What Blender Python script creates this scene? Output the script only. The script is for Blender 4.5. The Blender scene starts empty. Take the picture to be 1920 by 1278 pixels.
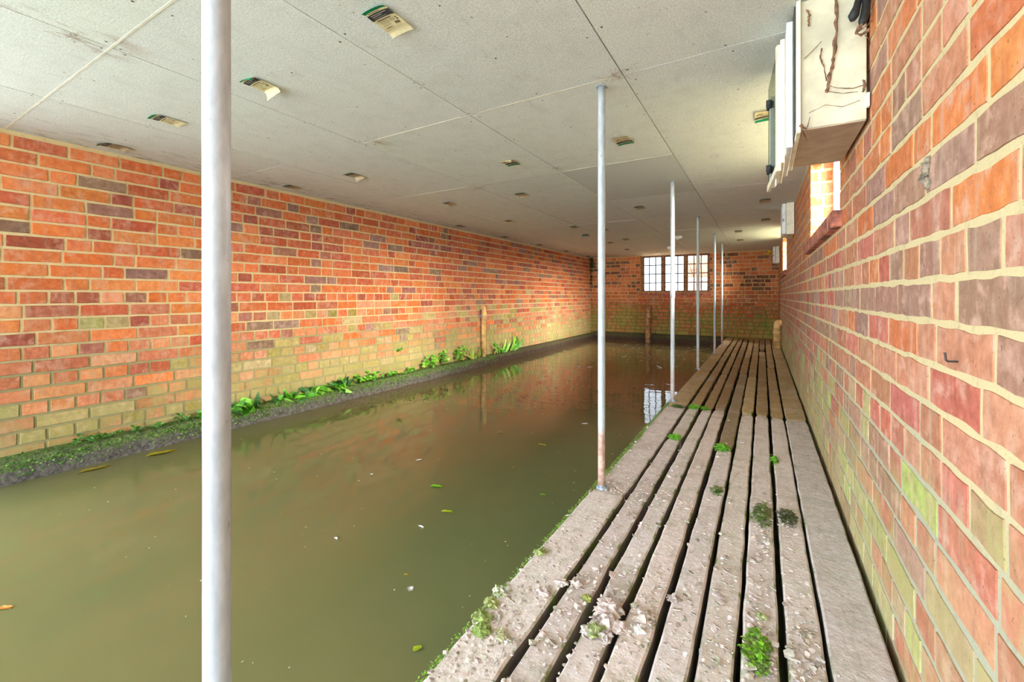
import bpy, math, random
from mathutils import Vector, Matrix, noise as mnoise

C = bpy.context.scene.collection

H = 0.985            # camera height above the water
ZC = 1.879           # ceiling underside
ZD = 0.165           # deck top
XL, XR, YF = -3.5, 0.266, 9.61
COURSE, ZREF = 0.077, 1.246 - 0.077 * 20

def lin(c):
    o = []
    for v in c[:3]:
        v = v / 255.0
        o.append(v / 12.92 if v <= 0.04045 else ((v + 0.055) / 1.055) ** 2.4)
    return tuple(o)

def L4(c, a=1.0):
    return lin(c) + (a,)

# ------------------------------------------------------------------ mesh builder
class MB:
    def __init__(s):
        s.v = []; s.f = []; s.m = []; s.c = []
    def vert(s, p):
        s.v.append(tuple(p)); return len(s.v) - 1
    def face(s, ids, mi=0, col=(1, 1, 1, 1)):
        s.f.append(tuple(ids)); s.m.append(mi); s.c.append(col)
    def poly(s, pts, mi=0, col=(1, 1, 1, 1)):
        s.face([s.vert(p) for p in pts], mi, col)
    def box(s, lo, hi, mi=0, col=(1, 1, 1, 1), M=None):
        x0, y0, z0 = lo; x1, y1, z1 = hi
        ps = [(x0, y0, z0), (x1, y0, z0), (x1, y1, z0), (x0, y1, z0), (x0, y0, z1), (x1, y0, z1), (x1, y1, z1), (x0, y1, z1)]
        if M is not None: ps = [M @ Vector(p) for p in ps]
        i = [s.vert(p) for p in ps]
        for q in ((3, 2, 1, 0), (4, 5, 6, 7), (0, 1, 5, 4), (1, 2, 6, 5), (2, 3, 7, 6), (3, 0, 4, 7)):
            s.face([i[k] for k in q], mi, col)
    def bbox(s, lo, hi, b=0.003, mi=0, col=(1, 1, 1, 1), M=None):
        """box with chamfered edges"""
        cx = [(lo[k] + hi[k]) / 2 for k in range(3)]; h = [(hi[k] - lo[k]) / 2 for k in range(3)]
        b = min(b, min(h) * 0.45)
        idx = {}
        for sx in (-1, 1):
            for sy in (-1, 1):
                for sz in (-1, 1):
                    sg = (sx, sy, sz)
                    for ax in range(3):
                        p = [cx[k] + sg[k] * (h[k] - (0 if k == ax else b)) for k in range(3)]
                        if M is not None: p = M @ Vector(p)
                        idx[sg, ax] = s.vert(p)
        for ax in range(3):
            o = [k for k in range(3) if k != ax]
            for sg in (-1, 1):
                q = []
                for a, d in ((-1, -1), (1, -1), (1, 1), (-1, 1)):
                    t = [0, 0, 0]; t[ax] = sg; t[o[0]] = a; t[o[1]] = d
                    q.append(idx[tuple(t), ax])
                s.face(q, mi, col)
        for ax in range(3):
            o = [k for k in range(3) if k != ax]
            for a in (-1, 1):
                for d in (-1, 1):
                    t0 = [0, 0, 0]; t0[o[0]] = a; t0[o[1]] = d
                    t1 = list(t0); t0[ax] = -1; t1[ax] = 1
                    s.face([idx[tuple(t0), o[0]], idx[tuple(t1), o[0]], idx[tuple(t1), o[1]], idx[tuple(t0), o[1]]], mi, col)
        for sx in (-1, 1):
            for sy in (-1, 1):
                for sz in (-1, 1):
                    s.face([idx[(sx, sy, sz), k] for k in range(3)], mi, col)
    def tube(s, pts, rad, n=10, mi=0, col=(1, 1, 1, 1), caps=True):
        pts = [Vector(p) for p in pts]
        if not hasattr(rad, '__len__'): rad = [rad] * len(pts)
        rings = []
        up = None
        for k, p in enumerate(pts):
            if k == 0: d = pts[1] - p
            elif k == len(pts) - 1: d = p - pts[k - 1]
            else: d = (pts[k + 1] - p).normalized() + (p - pts[k - 1]).normalized()
            d.normalize()
            if up is None:
                up = Vector((1, 0, 0)) if abs(d.x) < 0.9 else Vector((0, 1, 0))
            a = (up - d * up.dot(d)).normalized(); b = d.cross(a); up = a
            rings.append([s.vert(p + (a * math.cos(2 * math.pi * j / n) + b * math.sin(2 * math.pi * j / n)) * rad[k]) for j in range(n)])
        for r0, r1 in zip(rings, rings[1:]):
            for j in range(n):
                s.face([r0[j], r0[(j + 1) % n], r1[(j + 1) % n], r1[j]], mi, col)
        if caps:
            s.face(rings[0][::-1], mi, col); s.face(rings[-1], mi, col)
    def leaf(s, p, d, side, up, L, W, bend, mi=0, col=(1, 1, 1, 1), seg=5, lance=0.4, cup=0.15):
        p = Vector(p); d = Vector(d).normalized(); up = Vector(up)
        up = (up - d * up.dot(d)).normalized(); side = d.cross(up)
        prev = None
        for k in range(seg + 1):
            t = k / seg
            ang = bend * t
            c = p + d * (L * t * math.cos(ang * 0.6)) - up * (L * t * math.sin(ang * 0.6))
            w = W * 0.5 * (math.sin(math.pi * min(1, (t ** (0.5 + lance)) * 0.93 + 0.05)) ** 0.8)
            cu = up * (w * cup)
            row = [s.vert(c - side * w + cu), s.vert(c), s.vert(c + side * w + cu)]
            if prev:
                s.face([prev[0], prev[1], row[1], row[0]], mi, col)
                s.face([prev[1], prev[2], row[2], row[1]], mi, col)
            prev = row
    def rock(s, p, r, rng, mi=0, col=(1, 1, 1, 1), flat=0.6, n=7, rough=0.3, cvar=0.0, moss=None):
        p = Vector(p); rings = []
        ph = rng.random() * 50; rot = rng.random() * 6.28; sx = rng.uniform(.75, 1.25)
        m = max(3, n // 2)
        def kk(v):
            return 1 + rough * (1.8 * mnoise.noise(v * 1.6 + Vector((ph, 0, 0))) + 1.0 * mnoise.noise(v * 4.1 + Vector((0, ph, 0)))) + rng.uniform(-.1, .1) * (rough > .2)
        for i in range(1, m):
            th = math.pi * i / m
            ring = []
            for j in range(n):
                a = 2 * math.pi * j / n + rot
                v = Vector((math.sin(th) * math.cos(a), math.sin(th) * math.sin(a), math.cos(th)))
                q = v * (r * kk(v)); q.z *= flat; q.x *= sx
                ring.append(s.vert(p + q))
            rings.append(ring)
        t = s.vert(p + Vector((0, 0, r * flat * rng.uniform(.7, 1.1)))); b = s.vert(p - Vector((0, 0, r * flat)))
        def cc():
            base = moss if (moss and rng.random() < .3) else col
            k = 1 + rng.uniform(-cvar, cvar)
            return (base[0] * k, base[1] * k, base[2] * k, 1)
        for j in range(n):
            s.face([t, rings[0][j], rings[0][(j + 1) % n]], mi, cc())
            s.face([b, rings[-1][(j + 1) % n], rings[-1][j]], mi, cc())
        for r0, r1 in zip(rings, rings[1:]):
            for j in range(n):
                s.face([r0[j], r1[j], r1[(j + 1) % n], r0[(j + 1) % n]], mi, cc())
    def build(s, name, mats, parent=None, loc=None, smooth=False, rot=None):
        me = bpy.data.meshes.new(name)
        me.from_pydata(s.v, [], s.f)
        for m in (mats if isinstance(mats, (list, tuple)) else [mats]): me.materials.append(m)
        me.polygons.foreach_set('material_index', s.m)
        ca = me.color_attributes.new('col', 'FLOAT_COLOR', 'CORNER')
        arr = []
        for f, c in zip(s.f, s.c):
            arr.extend(tuple(c) * len(f))
        ca.data.foreach_set('color', arr)
        if smooth: me.polygons.foreach_set('use_smooth', [True] * len(s.f))
        me.update()
        o = bpy.data.objects.new(name, me); C.objects.link(o)
        if parent: o.parent = parent
        if loc: o.location = loc
        if rot: o.rotation_euler = rot
        return o

def tag(o, label, cat=None, group=None, kind=None):
    o['label'] = label
    if cat: o['category'] = cat
    if group: o['group'] = group
    if kind: o['kind'] = kind
    return o

def structure(o, label=None):
    o['kind'] = 'structure'
    if label: o['label'] = label
    return o

def empty(name, loc, rz=0):
    o = bpy.data.objects.new(name, None); C.objects.link(o)
    o.location = loc; o.rotation_euler = (0, 0, rz); o.empty_display_size = 0.05
    return o

# ------------------------------------------------------------------ materials
class NT:
    def __init__(s, name):
        s.m = bpy.data.materials.new(name); s.m.use_nodes = True
        s.t = s.m.node_tree; s.b = s.t.nodes['Principled BSDF']; s.out = s.t.nodes['Material Output']
        s.tc = s.t.nodes.new('ShaderNodeTexCoord').outputs['Object']
        s.b.inputs['Roughness'].default_value = 0.8
    def set(s, sock, v):
        if isinstance(v, bpy.types.NodeSocket): s.t.links.new(v, sock)
        else: sock.default_value = v
    def map(s, sc=(1, 1, 1), rot=(0, 0, 0), vec=None):
        n = s.t.nodes.new('ShaderNodeMapping'); s.set(n.inputs['Vector'], vec or s.tc)
        n.inputs['Scale'].default_value = sc; n.inputs['Rotation'].default_value = rot
        return n.outputs[0]
    def noise(s, scale, detail=3, rough=0.55, vec=None, dist=0):
        n = s.t.nodes.new('ShaderNodeTexNoise'); s.set(n.inputs['Vector'], vec or s.tc)
        n.inputs['Scale'].default_value = scale; n.inputs['Detail'].default_value = detail
        n.inputs['Roughness'].default_value = rough; n.inputs['Distortion'].default_value = dist
        return n.outputs['Fac']
    def voro(s, scale, vec=None, feat='F1'):
        n = s.t.nodes.new('ShaderNodeTexVoronoi'); s.set(n.inputs['Vector'], vec or s.tc); n.feature = feat
        n.inputs['Scale'].default_value = scale
        return n.outputs['Distance']
    def ramp(s, fac, a, b, lo=0.0, hi=1.0):
        n = s.t.nodes.new('ShaderNodeMapRange'); s.set(n.inputs[0], fac); n.interpolation_type = 'SMOOTHSTEP'
        n.inputs[1].default_value = a; n.inputs[2].default_value = b; n.inputs[3].default_value = lo; n.inputs[4].default_value = hi
        return n.outputs[0]
    def math(s, op, a, b=0.0, c=0.0):
        n = s.t.nodes.new('ShaderNodeMath'); n.operation = op
        s.set(n.inputs[0], a); s.set(n.inputs[1], b); s.set(n.inputs[2], c)
        return n.outputs[0]
    def mix(s, fac, a, b, blend='MIX'):
        n = s.t.nodes.new('ShaderNodeMix'); n.data_type = 'RGBA'; n.blend_type = blend
        s.set(n.inputs[0], fac)
        for k, v in ((6, a), (7, b)):
            if isinstance(v, tuple) and len(v) == 3: v = L4(v)
            s.set(n.inputs[k], v)
        return n.outputs[2]
    def attr(s):
        n = s.t.nodes.new('ShaderNodeAttribute'); n.attribute_name = 'col'
        return n.outputs['Color'], n.outputs['Alpha']
    def pos(s):
        n = s.t.nodes.new('ShaderNodeSeparateXYZ'); s.set(n.inputs[0], s.tc); return n.outputs
    def bump(s, h, strength=0.5, dist=0.002, prev=None):
        n = s.t.nodes.new('ShaderNodeBump'); s.set(n.inputs['Height'], h)
        n.inputs['Strength'].default_value = strength; n.inputs['Distance'].default_value = dist
        if prev is not None: s.set(n.inputs['Normal'], prev)
        s.set(s.b.inputs['Normal'], n.outputs[0]); return n.outputs[0]
    def color(s, v):
        if isinstance(v, tuple) and len(v) == 3: v = L4(v)
        s.set(s.b.inputs['Base Color'], v)
    def val(s, name, v): s.set(s.b.inputs[name], v)

def simple(name, rgb, rough=0.6, metal=0.0, var=0.12, scale=30, bump=0.15, bdist=0.001, spec=None):
    n = NT(name)
    f = n.noise(scale, 4)
    n.color(n.mix(n.ramp(f, .3, .7), tuple(max(0, c * (1 - var)) for c in rgb), tuple(min(255, c * (1 + var)) for c in rgb)))
    n.val('Roughness', rough); n.val('Metallic', metal)
    if spec is not None: n.val('Specular IOR Level', spec)
    if bump: n.bump(n.noise(scale * 4, 3), bump, bdist)
    return n.m

def brick_material(name, green, zlo, zhi, fine=1.0, amount=1.0, blotch=.3):
    n = NT(name)
    col, sus = n.attr(); x, y, z = n.pos()
    f = n.noise(30, 6, 0.7)
    c = n.mix(n.ramp(f, .25, .75), (160, 156, 152), (206, 209, 212))
    c = n.mix(0.9, col, c, 'OVERLAY')
    bl = n.noise(15, 6, .7, None, .25)
    c = n.mix(n.math('MULTIPLY', n.ramp(bl, .5, .68), blotch * 1.5), c, (204, 166, 144))
    bl2 = n.noise(21, 6, .7, n.map((1, 1, .7)), .2)
    c = n.mix(n.math('MULTIPLY', n.ramp(bl2, .54, .7), blotch * 1.2), c, (140, 98, 78))
    streak = n.noise(26, 5, 0.65, n.map((1, 1, .16)))
    c = n.mix(n.math('MULTIPLY', n.ramp(streak, .5, .72), blotch), c, (196, 176, 154))
    streak2 = n.noise(34, 5, 0.65, n.map((1, 1, .13), (0, .12, 0)))
    c = n.mix(n.math('MULTIPLY', n.ramp(streak2, .54, .7), blotch), c, (150, 106, 88))
    big = n.noise(1.7, 4, 0.6); mid = n.noise(7, 5, 0.65)
    h = n.ramp(z, zlo, zhi, 1, 0)
    a = n.math('ADD', h, n.math('MULTIPLY', n.math('SUBTRACT', big, .5), 1.6))
    a = n.math('ADD', a, n.math('MULTIPLY', n.math('SUBTRACT', mid, .5), 1.3))
    a = n.math('ADD', a, n.math('MULTIPLY', n.math('SUBTRACT', streak, .5), .8))
    a = n.math('MULTIPLY', n.ramp(a, .4, 1.1), n.math('MULTIPLY', sus, amount))
    gcol = n.mix(n.ramp(n.noise(4, 3), .35, .65), green[0], green[1])
    c = n.mix(a, c, gcol)
    sp = n.noise(150, 2, .5)
    c = n.mix(n.math('MULTIPLY', n.ramp(sp, .66, .74), .55), c, (74, 58, 50))
    sp2 = n.noise(42, 3, .6)
    c = n.mix(n.math('MULTIPLY', n.ramp(sp2, .7, .76), .6), c, (60, 50, 44))
    n.color(c); n.val('Roughness', .88); n.val('Specular IOR Level', .25)
    b = n.bump(n.noise(60, 5, .7), .5 * fine, .003)
    n.bump(n.noise(12, 4, .6), .35 * fine, .006, b)
    return n.m

def mortar_material(name, top, low, zlo, zhi):
    n = NT(name); x, y, z = n.pos()
    a = n.math('ADD', n.ramp(z, zlo, zhi), n.math('MULTIPLY', n.math('SUBTRACT', n.noise(2.5, 4), .5), .9))
    c = n.mix(n.ramp(a, .2, .8), low, top)
    c = n.mix(n.math('MULTIPLY', n.ramp(n.noise(35, 5, .7), .5, .75), .35), c, (110, 98, 78))
    c = n.mix(n.math('MULTIPLY', n.ramp(n.noise(160, 2), .68, .76), .5), c, (60, 52, 44))
    n.color(c); n.val('Roughness', .95); n.val('Specular IOR Level', .15)
    n.bump(n.noise(120, 4, .7), .6, .003)
    return n.m

M = {}
M['brick_left'] = brick_material('brick left', ((148, 142, 84), (168, 152, 100)), .15, 1.0)
M['brick_far'] = brick_material('brick far', ((126, 126, 60), (160, 142, 76)), .4, 1.0, .6)
M['brick_right'] = brick_material('brick right', ((160, 156, 98), (176, 158, 112)), .1, 1.2, 1.0, 1.0, .42)
M['mortar_left'] = mortar_material('mortar left', (214, 190, 142), (150, 142, 102), .3, 1.1)
M['mortar_far'] = mortar_material('mortar far', (205, 170, 110), (112, 112, 54), .5, 1.2)
M['mortar_right'] = mortar_material('mortar right', (204, 188, 144), (166, 166, 142), .3, 1.05)

def _ceil():
    n = NT('cement board'); col, al = n.attr(); x, y, z = n.pos()
    f = n.noise(150, 5, .7); g = n.noise(9, 5, .65); w = n.noise(22, 4, .6, n.map((1.0, .35, 1)))
    c = n.mix(n.ramp(f, .3, .7), (196, 200, 196), (234, 237, 233))
    c = n.mix(n.math('MULTIPLY', n.ramp(g, .42, .72), .22), c, (180, 181, 176))
    c = n.mix(n.math('MULTIPLY', n.ramp(w, .55, .75), .22), c, (170, 170, 164))
    c = n.mix(al, (204, 205, 202), c)
    c = n.mix(1.0, c, col, 'MULTIPLY')
    st = n.math('MULTIPLY', n.ramp(n.noise(3.2, 5, .75), .62, .78), .4)
    c = n.mix(st, c, (150, 124, 100))
    edge = n.math('MULTIPLY', n.ramp(x, -3.5, -2.95, 1, 0), n.ramp(n.noise(16, 5, .7, n.map((1, .4, 1))), .5, .7))
    c = n.mix(n.math('MULTIPLY', edge, .75), c, (134, 104, 86))
    seam = n.math('MULTIPLY', n.ramp(n.math('ABSOLUTE', n.math('ADD', x, 2.02)), .05, .14, 1, 0), n.math('MULTIPLY', n.ramp(y, .55, .75, 1, 0), n.ramp(n.noise(14, 5, .7, n.map((1, .3, 1))), .45, .66)))
    c = n.mix(n.math('MULTIPLY', seam, .7), c, (150, 112, 88))
    sp = n.math('MULTIPLY', n.ramp(n.noise(48, 3, .6), .69, .75), .75)
    c = n.mix(sp, c, (84, 70, 60))
    n.color(c); n.val('Roughness', .9); n.val('Specular IOR Level', .2)
    n.bump(f, .3, .002); return n.m
M['ceiling'] = _ceil()
M['joint'] = simple('board joint', (104, 92, 72), .95, var=.3)
M['filler'] = simple('joint filler', (222, 218, 200), .95, var=.06, scale=18)
M['screw'] = simple('screw head', (84, 76, 68), .5, .4)
M['void'] = simple('roof timber', (88, 74, 60), .9)

def _water():
    n = NT('murky water'); x, y, z = n.pos()
    f = n.noise(.55, 4, .55, n.map((1, .7, 1)), .6)
    near = n.ramp(y, 1.0, 4.5)
    c = n.mix(n.ramp(f, .35, .68), (88, 97, 60), (108, 104, 66))
    c2 = n.mix(n.ramp(f, .35, .68), (98, 88, 58), (114, 94, 66))
    c = n.mix(near, c, c2)
    n.color(c); n.val('Roughness', .03); n.val('IOR', 1.333)
    w = n.noise(5.0, 2, .45, n.map((.55, 1, 1), (0, 0, .2)), 1.2)
    w2 = n.noise(1.6, 2, .5, n.map((.6, 1, 1)), 1.5)
    rip = n.math('MULTIPLY', w, n.ramp(y, 2.0, 8.5, .25, 1.0))
    b = n.bump(rip, .32, .012)
    n.bump(w2, .12, .03, b)
    return n.m
M['water'] = _water()

def _plank():
    n = NT('weathered plank'); col, al = n.attr(); x, y, z = n.pos()
    f = n.noise(40, 6, .7); g = n.noise(5, 5, .65); grain = n.noise(60, 4, .6, n.map((1, .12, 1)))
    c = n.mix(.85, col, n.mix(n.ramp(f, .3, .7), (166, 165, 164), (206, 206, 207)), 'OVERLAY')
    c = n.mix(n.math('MULTIPLY', n.ramp(grain, .5, .75), .28), c, (122, 106, 92))
    c = n.mix(n.math('MULTIPLY', n.ramp(g, .52, .72), .42), c, (160, 134, 116))
    dust = n.math('MULTIPLY', n.ramp(n.noise(3.1, 5, .6), .45, .7), .35)
    c = n.mix(dust, c, (214, 200, 190))
    alg = n.math('MULTIPLY', n.ramp(n.noise(11, 5, .7), .48, .66), al)
    c = n.mix(alg, c, (112, 128, 58))
    sp = n.ramp(n.noise(110, 3, .6), .64, .72)
    c = n.mix(n.math('MULTIPLY', sp, .5), c, (96, 82, 72))
    n.color(c); n.val('Roughness', .92); n.val('Specular IOR Level', .2)
    b = n.bump(n.noise(70, 5, .75), .75, .004)
    n.bump(n.noise(16, 5, .65), .5, .008, b); return n.m
M['plank'] = _plank()
M['beam'] = simple('wet beam', (66, 58, 44), .9, var=.35, scale=12, bump=.6, bdist=.004)

def _attr_mat(name, rough=.85, bump=.4, scale=60, spec=.3, trans=0.0, var=.25, dist=.002):
    n = NT(name); col, al = n.attr()
    f = n.noise(scale, 4, .6)
    c = n.mix(.8, col, n.mix(n.ramp(f, .3, .7), tuple(int(188 * (1 - var * .6)) for _ in 'abc'), tuple(int(188 * (1 + var * .5)) for _ in 'abc')), 'OVERLAY')
    n.color(c); n.val('Roughness', rough); n.val('Specular IOR Level', spec)
    if bump: n.bump(n.noise(scale * 2, 4, .6), bump, dist)
    if trans:
        tr = n.t.nodes.new('ShaderNodeBsdfTranslucent'); n.t.links.new(c, tr.inputs['Color'])
        mx = n.t.nodes.new('ShaderNodeMixShader'); mx.inputs[0].default_value = trans
        n.t.links.new(n.b.outputs[0], mx.inputs[1]); n.t.links.new(tr.outputs[0], mx.inputs[2])
        n.t.links.new(mx.outputs[0], n.out.inputs[0])
    return n.m
M['stone'] = _attr_mat('crumbled mortar')
M['leaf'] = _attr_mat('leaf', .42, .15, 40, .5, .3)
M['moss'] = _attr_mat('moss', .9, .3, 90, .15, .15)
M['paper'] = _attr_mat('label paper', .75, .15, 45, .25, .15, .1)
M['float'] = _attr_mat('floating bits', .6, 0, 45, .3, .2, .1)

def _curb():
    n = NT('mossy ledge'); col, al = n.attr(); x, y, z = n.pos()
    f = n.noise(45, 6, .75)
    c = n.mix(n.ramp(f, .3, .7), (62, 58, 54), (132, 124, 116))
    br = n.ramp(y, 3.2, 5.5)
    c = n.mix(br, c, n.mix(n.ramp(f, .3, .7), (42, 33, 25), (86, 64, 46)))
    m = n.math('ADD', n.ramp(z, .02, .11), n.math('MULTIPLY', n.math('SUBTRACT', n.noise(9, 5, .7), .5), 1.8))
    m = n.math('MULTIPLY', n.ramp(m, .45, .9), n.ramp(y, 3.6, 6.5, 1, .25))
    c = n.mix(n.math('MULTIPLY', m, .8), c, n.mix(n.ramp(n.noise(70, 3), .35, .65), (58, 80, 34), (116, 138, 62)))
    n.color(c); n.val('Roughness', .9)
    n.bump(n.noise(55, 6, .75), .9, .012); return n.m
M['curb'] = _curb()

def _pole():
    n = NT('galvanised pole'); col, al = n.attr(); x, y, z = n.pos()
    f = n.noise(60, 4, .6, n.map((1, 1, .3)))
    c = n.mix(n.ramp(f, .3, .7), (156, 162, 170), (178, 184, 192))
    c = n.mix(1.0, c, col, 'MULTIPLY')
    rust = n.math('ADD', n.ramp(z, .16, .36, 1, 0), n.math('MULTIPLY', n.math('SUBTRACT', n.noise(30, 4), .5), .6))
    c = n.mix(n.math('MULTIPLY', n.ramp(rust, .35, .8), n.math('MULTIPLY', al, .8)), c, n.mix(n.ramp(n.noise(50, 4), .3, .7), (150, 98, 70), (205, 168, 140)))
    spk = n.math('MULTIPLY', n.ramp(n.noise(38, 2, .5), .71, .76), .6)
    c = n.mix(spk, c, (142, 126, 122))
    n.color(c); n.val('Roughness', .5); n.val('Metallic', .0); n.val('Specular IOR Level', .5)
    n.bump(f, .2, .001); return n.m
M['pole'] = _pole()
M['galv'] = simple('grey steel', (140, 150, 162), .55, .3, var=.25, scale=60)
M['cream'] = simple('cream plastic', (236, 232, 204), .5, var=.05, scale=14, bump=.05)
M['creamdirty'] = simple('stained cream steel', (208, 203, 174), .55, var=.09, scale=9, bump=.08)
M['white'] = simple('white plastic', (232, 238, 236), .4, var=.04, scale=20, bump=.03)
M['greyplate'] = simple('grey underside', (176, 156, 134), .7, var=.06, scale=16)
M['black'] = simple('black rubber', (32, 34, 36), .6, var=.3)
M['dust'] = simple('dusty web', (120, 88, 66), .95, var=.3, scale=80)
M['web'] = simple('grey cobweb', (160, 142, 122), .95, var=.2, scale=80)
M['pipe'] = simple('tan drain pipe', (204, 164, 104), .55, var=.2, scale=14)
M['pipe2'] = simple('stained brown pipe', (156, 116, 78), .7, var=.3, scale=16)
M['foam'] = simple('expanding foam', (224, 176, 52), .8, var=.2, scale=40, bump=.6, bdist=.006)
M['oak'] = simple('weathered oak frame', (146, 100, 56), .75, var=.25, scale=20)
M['iron'] = simple('dark glazing bar', (52, 44, 40), .6, var=.2)
M['sill'] = simple('brick sill', (150, 92, 74), .9, var=.3, scale=18, bump=.6, bdist=.004)
M['nest'] = simple('dried mud', (128, 116, 98), .95, var=.3, scale=70, bump=.8, bdist=.004)

def _glass(name, tint, gl):
    n = NT(name)
    tr = n.t.nodes.new('ShaderNodeBsdfTransparent'); tr.inputs[0].default_value = L4(tint)
    g = n.t.nodes.new('ShaderNodeBsdfGlossy'); g.inputs['Roughness'].default_value = .03
    mx = n.t.nodes.new('ShaderNodeMixShader'); mx.inputs[0].default_value = gl
    n.t.links.new(tr.outputs[0], mx.inputs[1]); n.t.links.new(g.outputs[0], mx.inputs[2]); n.t.links.new(mx.outputs[0], n.out.inputs[0])
    return n.m
M['glass'] = _glass('window glass', (250, 250, 248), .05)
M['smoke'] = _glass('clear cover', (212, 216, 214), .10)

# ------------------------------------------------------------------ brick walls
def add_bricks(mb, O, sd, nd, s0, s1, z0, z1, holes, rowfun, colfun, rng, npt=2, jit=.0018, prot=.006, joint=.011, ch=.003, vary=.0015, tl=.008):
    O = Vector(O); sd = Vector(sd); nd = Vector(nd); Z = Vector((0, 0, 1))
    i0 = int(math.floor((z0 - ZREF) / COURSE)); i1 = int(math.ceil((z1 - ZREF) / COURSE))
    for i in range(i0, i1):
        za = max(ZREF + i * COURSE + joint * .5, z0); zb = min(ZREF + (i + 1) * COURSE - joint * .5, z1)
        if zb - za < .012: continue
        kind = rowfun(i)
        s = s0 - rng.random() * .2
        k = rng.randrange(4)
        if kind == 'H': s = s0 - .056 + rng.uniform(-.01, .01)
        while s < s1:
            if kind == 'H': w = .1125 + rng.uniform(-.006, .006); hd = True
            elif kind == 'S': w = .225 + rng.uniform(-.008, .008); hd = False
            else:
                hd = (k % 4 == 3) or rng.random() < .12
                w = (.1125 if hd else .225) + rng.uniform(-.008, .008)
            k += 1
            a, b = s + joint * .5, s + w - joint * .5
            s += w
            segs = [(max(a, s0), min(b, s1))]
            for (ha, hb, hz0, hz1) in holes:
                if min(zb, hz1) - max(za, hz0) > .5 * (zb - za):
                    ns = []
                    for p, q in segs:
                        if q <= ha or p >= hb: ns.append((p, q))
                        else:
                            if p < ha: ns.append((p, ha))
                            if q > hb: ns.append((hb, q))
                    segs = ns
            for p, q in segs:
                if q - p < .02: continue
                col = colfun((p + q) / 2, (za + zb) / 2, kind, hd, rng)
                outl = []
                nx = max(1, npt * (1 if hd else 2)); nz = max(1, npt // 2 + (npt > 1))
                for t in range(nx): outl.append((p + (q - p) * t / nx, za))
                for t in range(nz): outl.append((q, za + (zb - za) * t / nz))
                for t in range(nx): outl.append((q - (q - p) * t / nx, zb))
                for t in range(nz): outl.append((p, zb - (zb - za) * t / nz))
                cs, cz = (p + q) / 2, (za + zb) / 2
                pr = prot + rng.uniform(-vary, vary)
                tilt = rng.uniform(-tl, tl)
                front = []; back = []
                for (u, v) in outl:
                    u2 = u + 1.8 * jit * mnoise.noise(Vector((u * 13, v * 13, 3.3 + i))); v2 = v + 1.8 * jit * mnoise.noise(Vector((u * 17 + 40, v * 11, i * 2.7)))
                    du = cs - u2; dv = cz - v2
                    fu = u2 + math.copysign(min(ch, abs(du)), du) * (1 if abs(abs(du) - (q - p) / 2) < .01 else 0)
                    fv = v2 + math.copysign(min(ch, abs(dv)), dv) * (1 if abs(abs(dv) - (zb - za) / 2) < .01 else 0)
                    front.append(mb.vert(O + sd * fu + Z * fv + nd * (pr + (fu - cs) * tilt)))
                    back.append(mb.vert(O + sd * u2 + Z * v2 - nd * .004))
                mb.face(front, 0, col)
                n = len(front)
                for t in range(n):
                    mb.face([back[t], back[(t + 1) % n], front[(t + 1) % n], front[t]], 0, col)

def backing(mb, O, sd, nd, s0, s1, z0, z1, holes, thick):
    O = Vector(O); sd = Vector(sd); nd = Vector(nd); Z = Vector((0, 0, 1))
    ss = sorted({s0, s1} | {h[0] for h in holes} | {h[1] for h in holes})
    zz = sorted({z0, z1} | {min(h[2], z1) for h in holes} | {min(h[3], z1) for h in holes})
    for a, b in zip(ss, ss[1:]):
        for c, d in zip(zz, zz[1:]):
            if any(h[0] <= (a + b) / 2 <= h[1] and h[2] <= (c + d) / 2 <= h[3] for h in holes): continue
            p = [O + sd * u + Z * v + nd * w for w in (0, -thick) for (u, v) in ((a, c), (b, c), (b, d), (a, d))]
            i = [mb.vert(q) for q in p]
            for q in ((0, 1, 2, 3), (7, 6, 5, 4), (0, 4, 5, 1), (1, 5, 6, 2), (2, 6, 7, 3), (3, 7, 4, 0)):
                mb.face([i[k] for k in q], 1)

def jitter(c, r, rng):
    d = rng.uniform(-r, r)
    return tuple(max(0, min(255, v + d + rng.uniform(-r * .4, r * .4))) for v in c)

def col_left(s, z, kind, hd, rng):
    hot = [(214, 116, 60), (212, 114, 62), (206, 108, 64), (200, 106, 68), (214, 126, 70), (188, 94, 62)]
    drk = [(166, 88, 64), (160, 100, 82), (154, 112, 98), (142, 114, 92), (170, 92, 72)]
    sal = [(206, 128, 84), (210, 136, 92), (198, 118, 82), (204, 140, 100), (190, 112, 80)]
    oli = [(168, 152, 92), (162, 146, 80), (176, 156, 108)]
    t = (z - .5) / .65 + rng.uniform(-.25, .25) - max(0, s - 1.8) * .02
    if t > .55:
        c = rng.choice(drk) if rng.random() < (.3 if hd else .17) else rng.choice(hot)
        sus = .15
    elif t > -.22:
        r = rng.random()
        gr = .10 + .13 * max(0, min(1, (s - .8) / 1.6))
        c = rng.choice(oli) if r < gr else (rng.choice(drk) if r < gr + .08 else (rng.choice(hot) if r < gr + .2 and s > 1 else rng.choice(sal)))
        sus = rng.choice((.05, .35, .7, .9)) * .4 if s < 1.3 else rng.choice((.3, .65, .85, 1))
    else:
        c = rng.choice(oli) if rng.random() < .6 else rng.choice(sal)
        sus = rng.uniform(.6, 1)
        if z > .3 and s < 1.5 and rng.random() < .6: c = rng.choice(sal); sus = .15
    return L4(jitter(c, 11, rng), sus)

def col_far(s, z, kind, hd, rng):
    if z > 1.12:
        c = rng.choice([(116, 74, 52), (124, 84, 62), (112, 82, 62)]) if rng.random() < (.55 if hd else .24) else rng.choice([(206, 116, 66), (200, 108, 62), (190, 102, 62), (208, 126, 74)])
        sus = .1
    else:
        c = rng.choice([(184, 96, 52), (176, 104, 62), (160, 92, 56), (186, 86, 50)]); sus = rng.uniform(.5, 1)
    return L4(jitter(c, 8, rng), sus)

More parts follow.
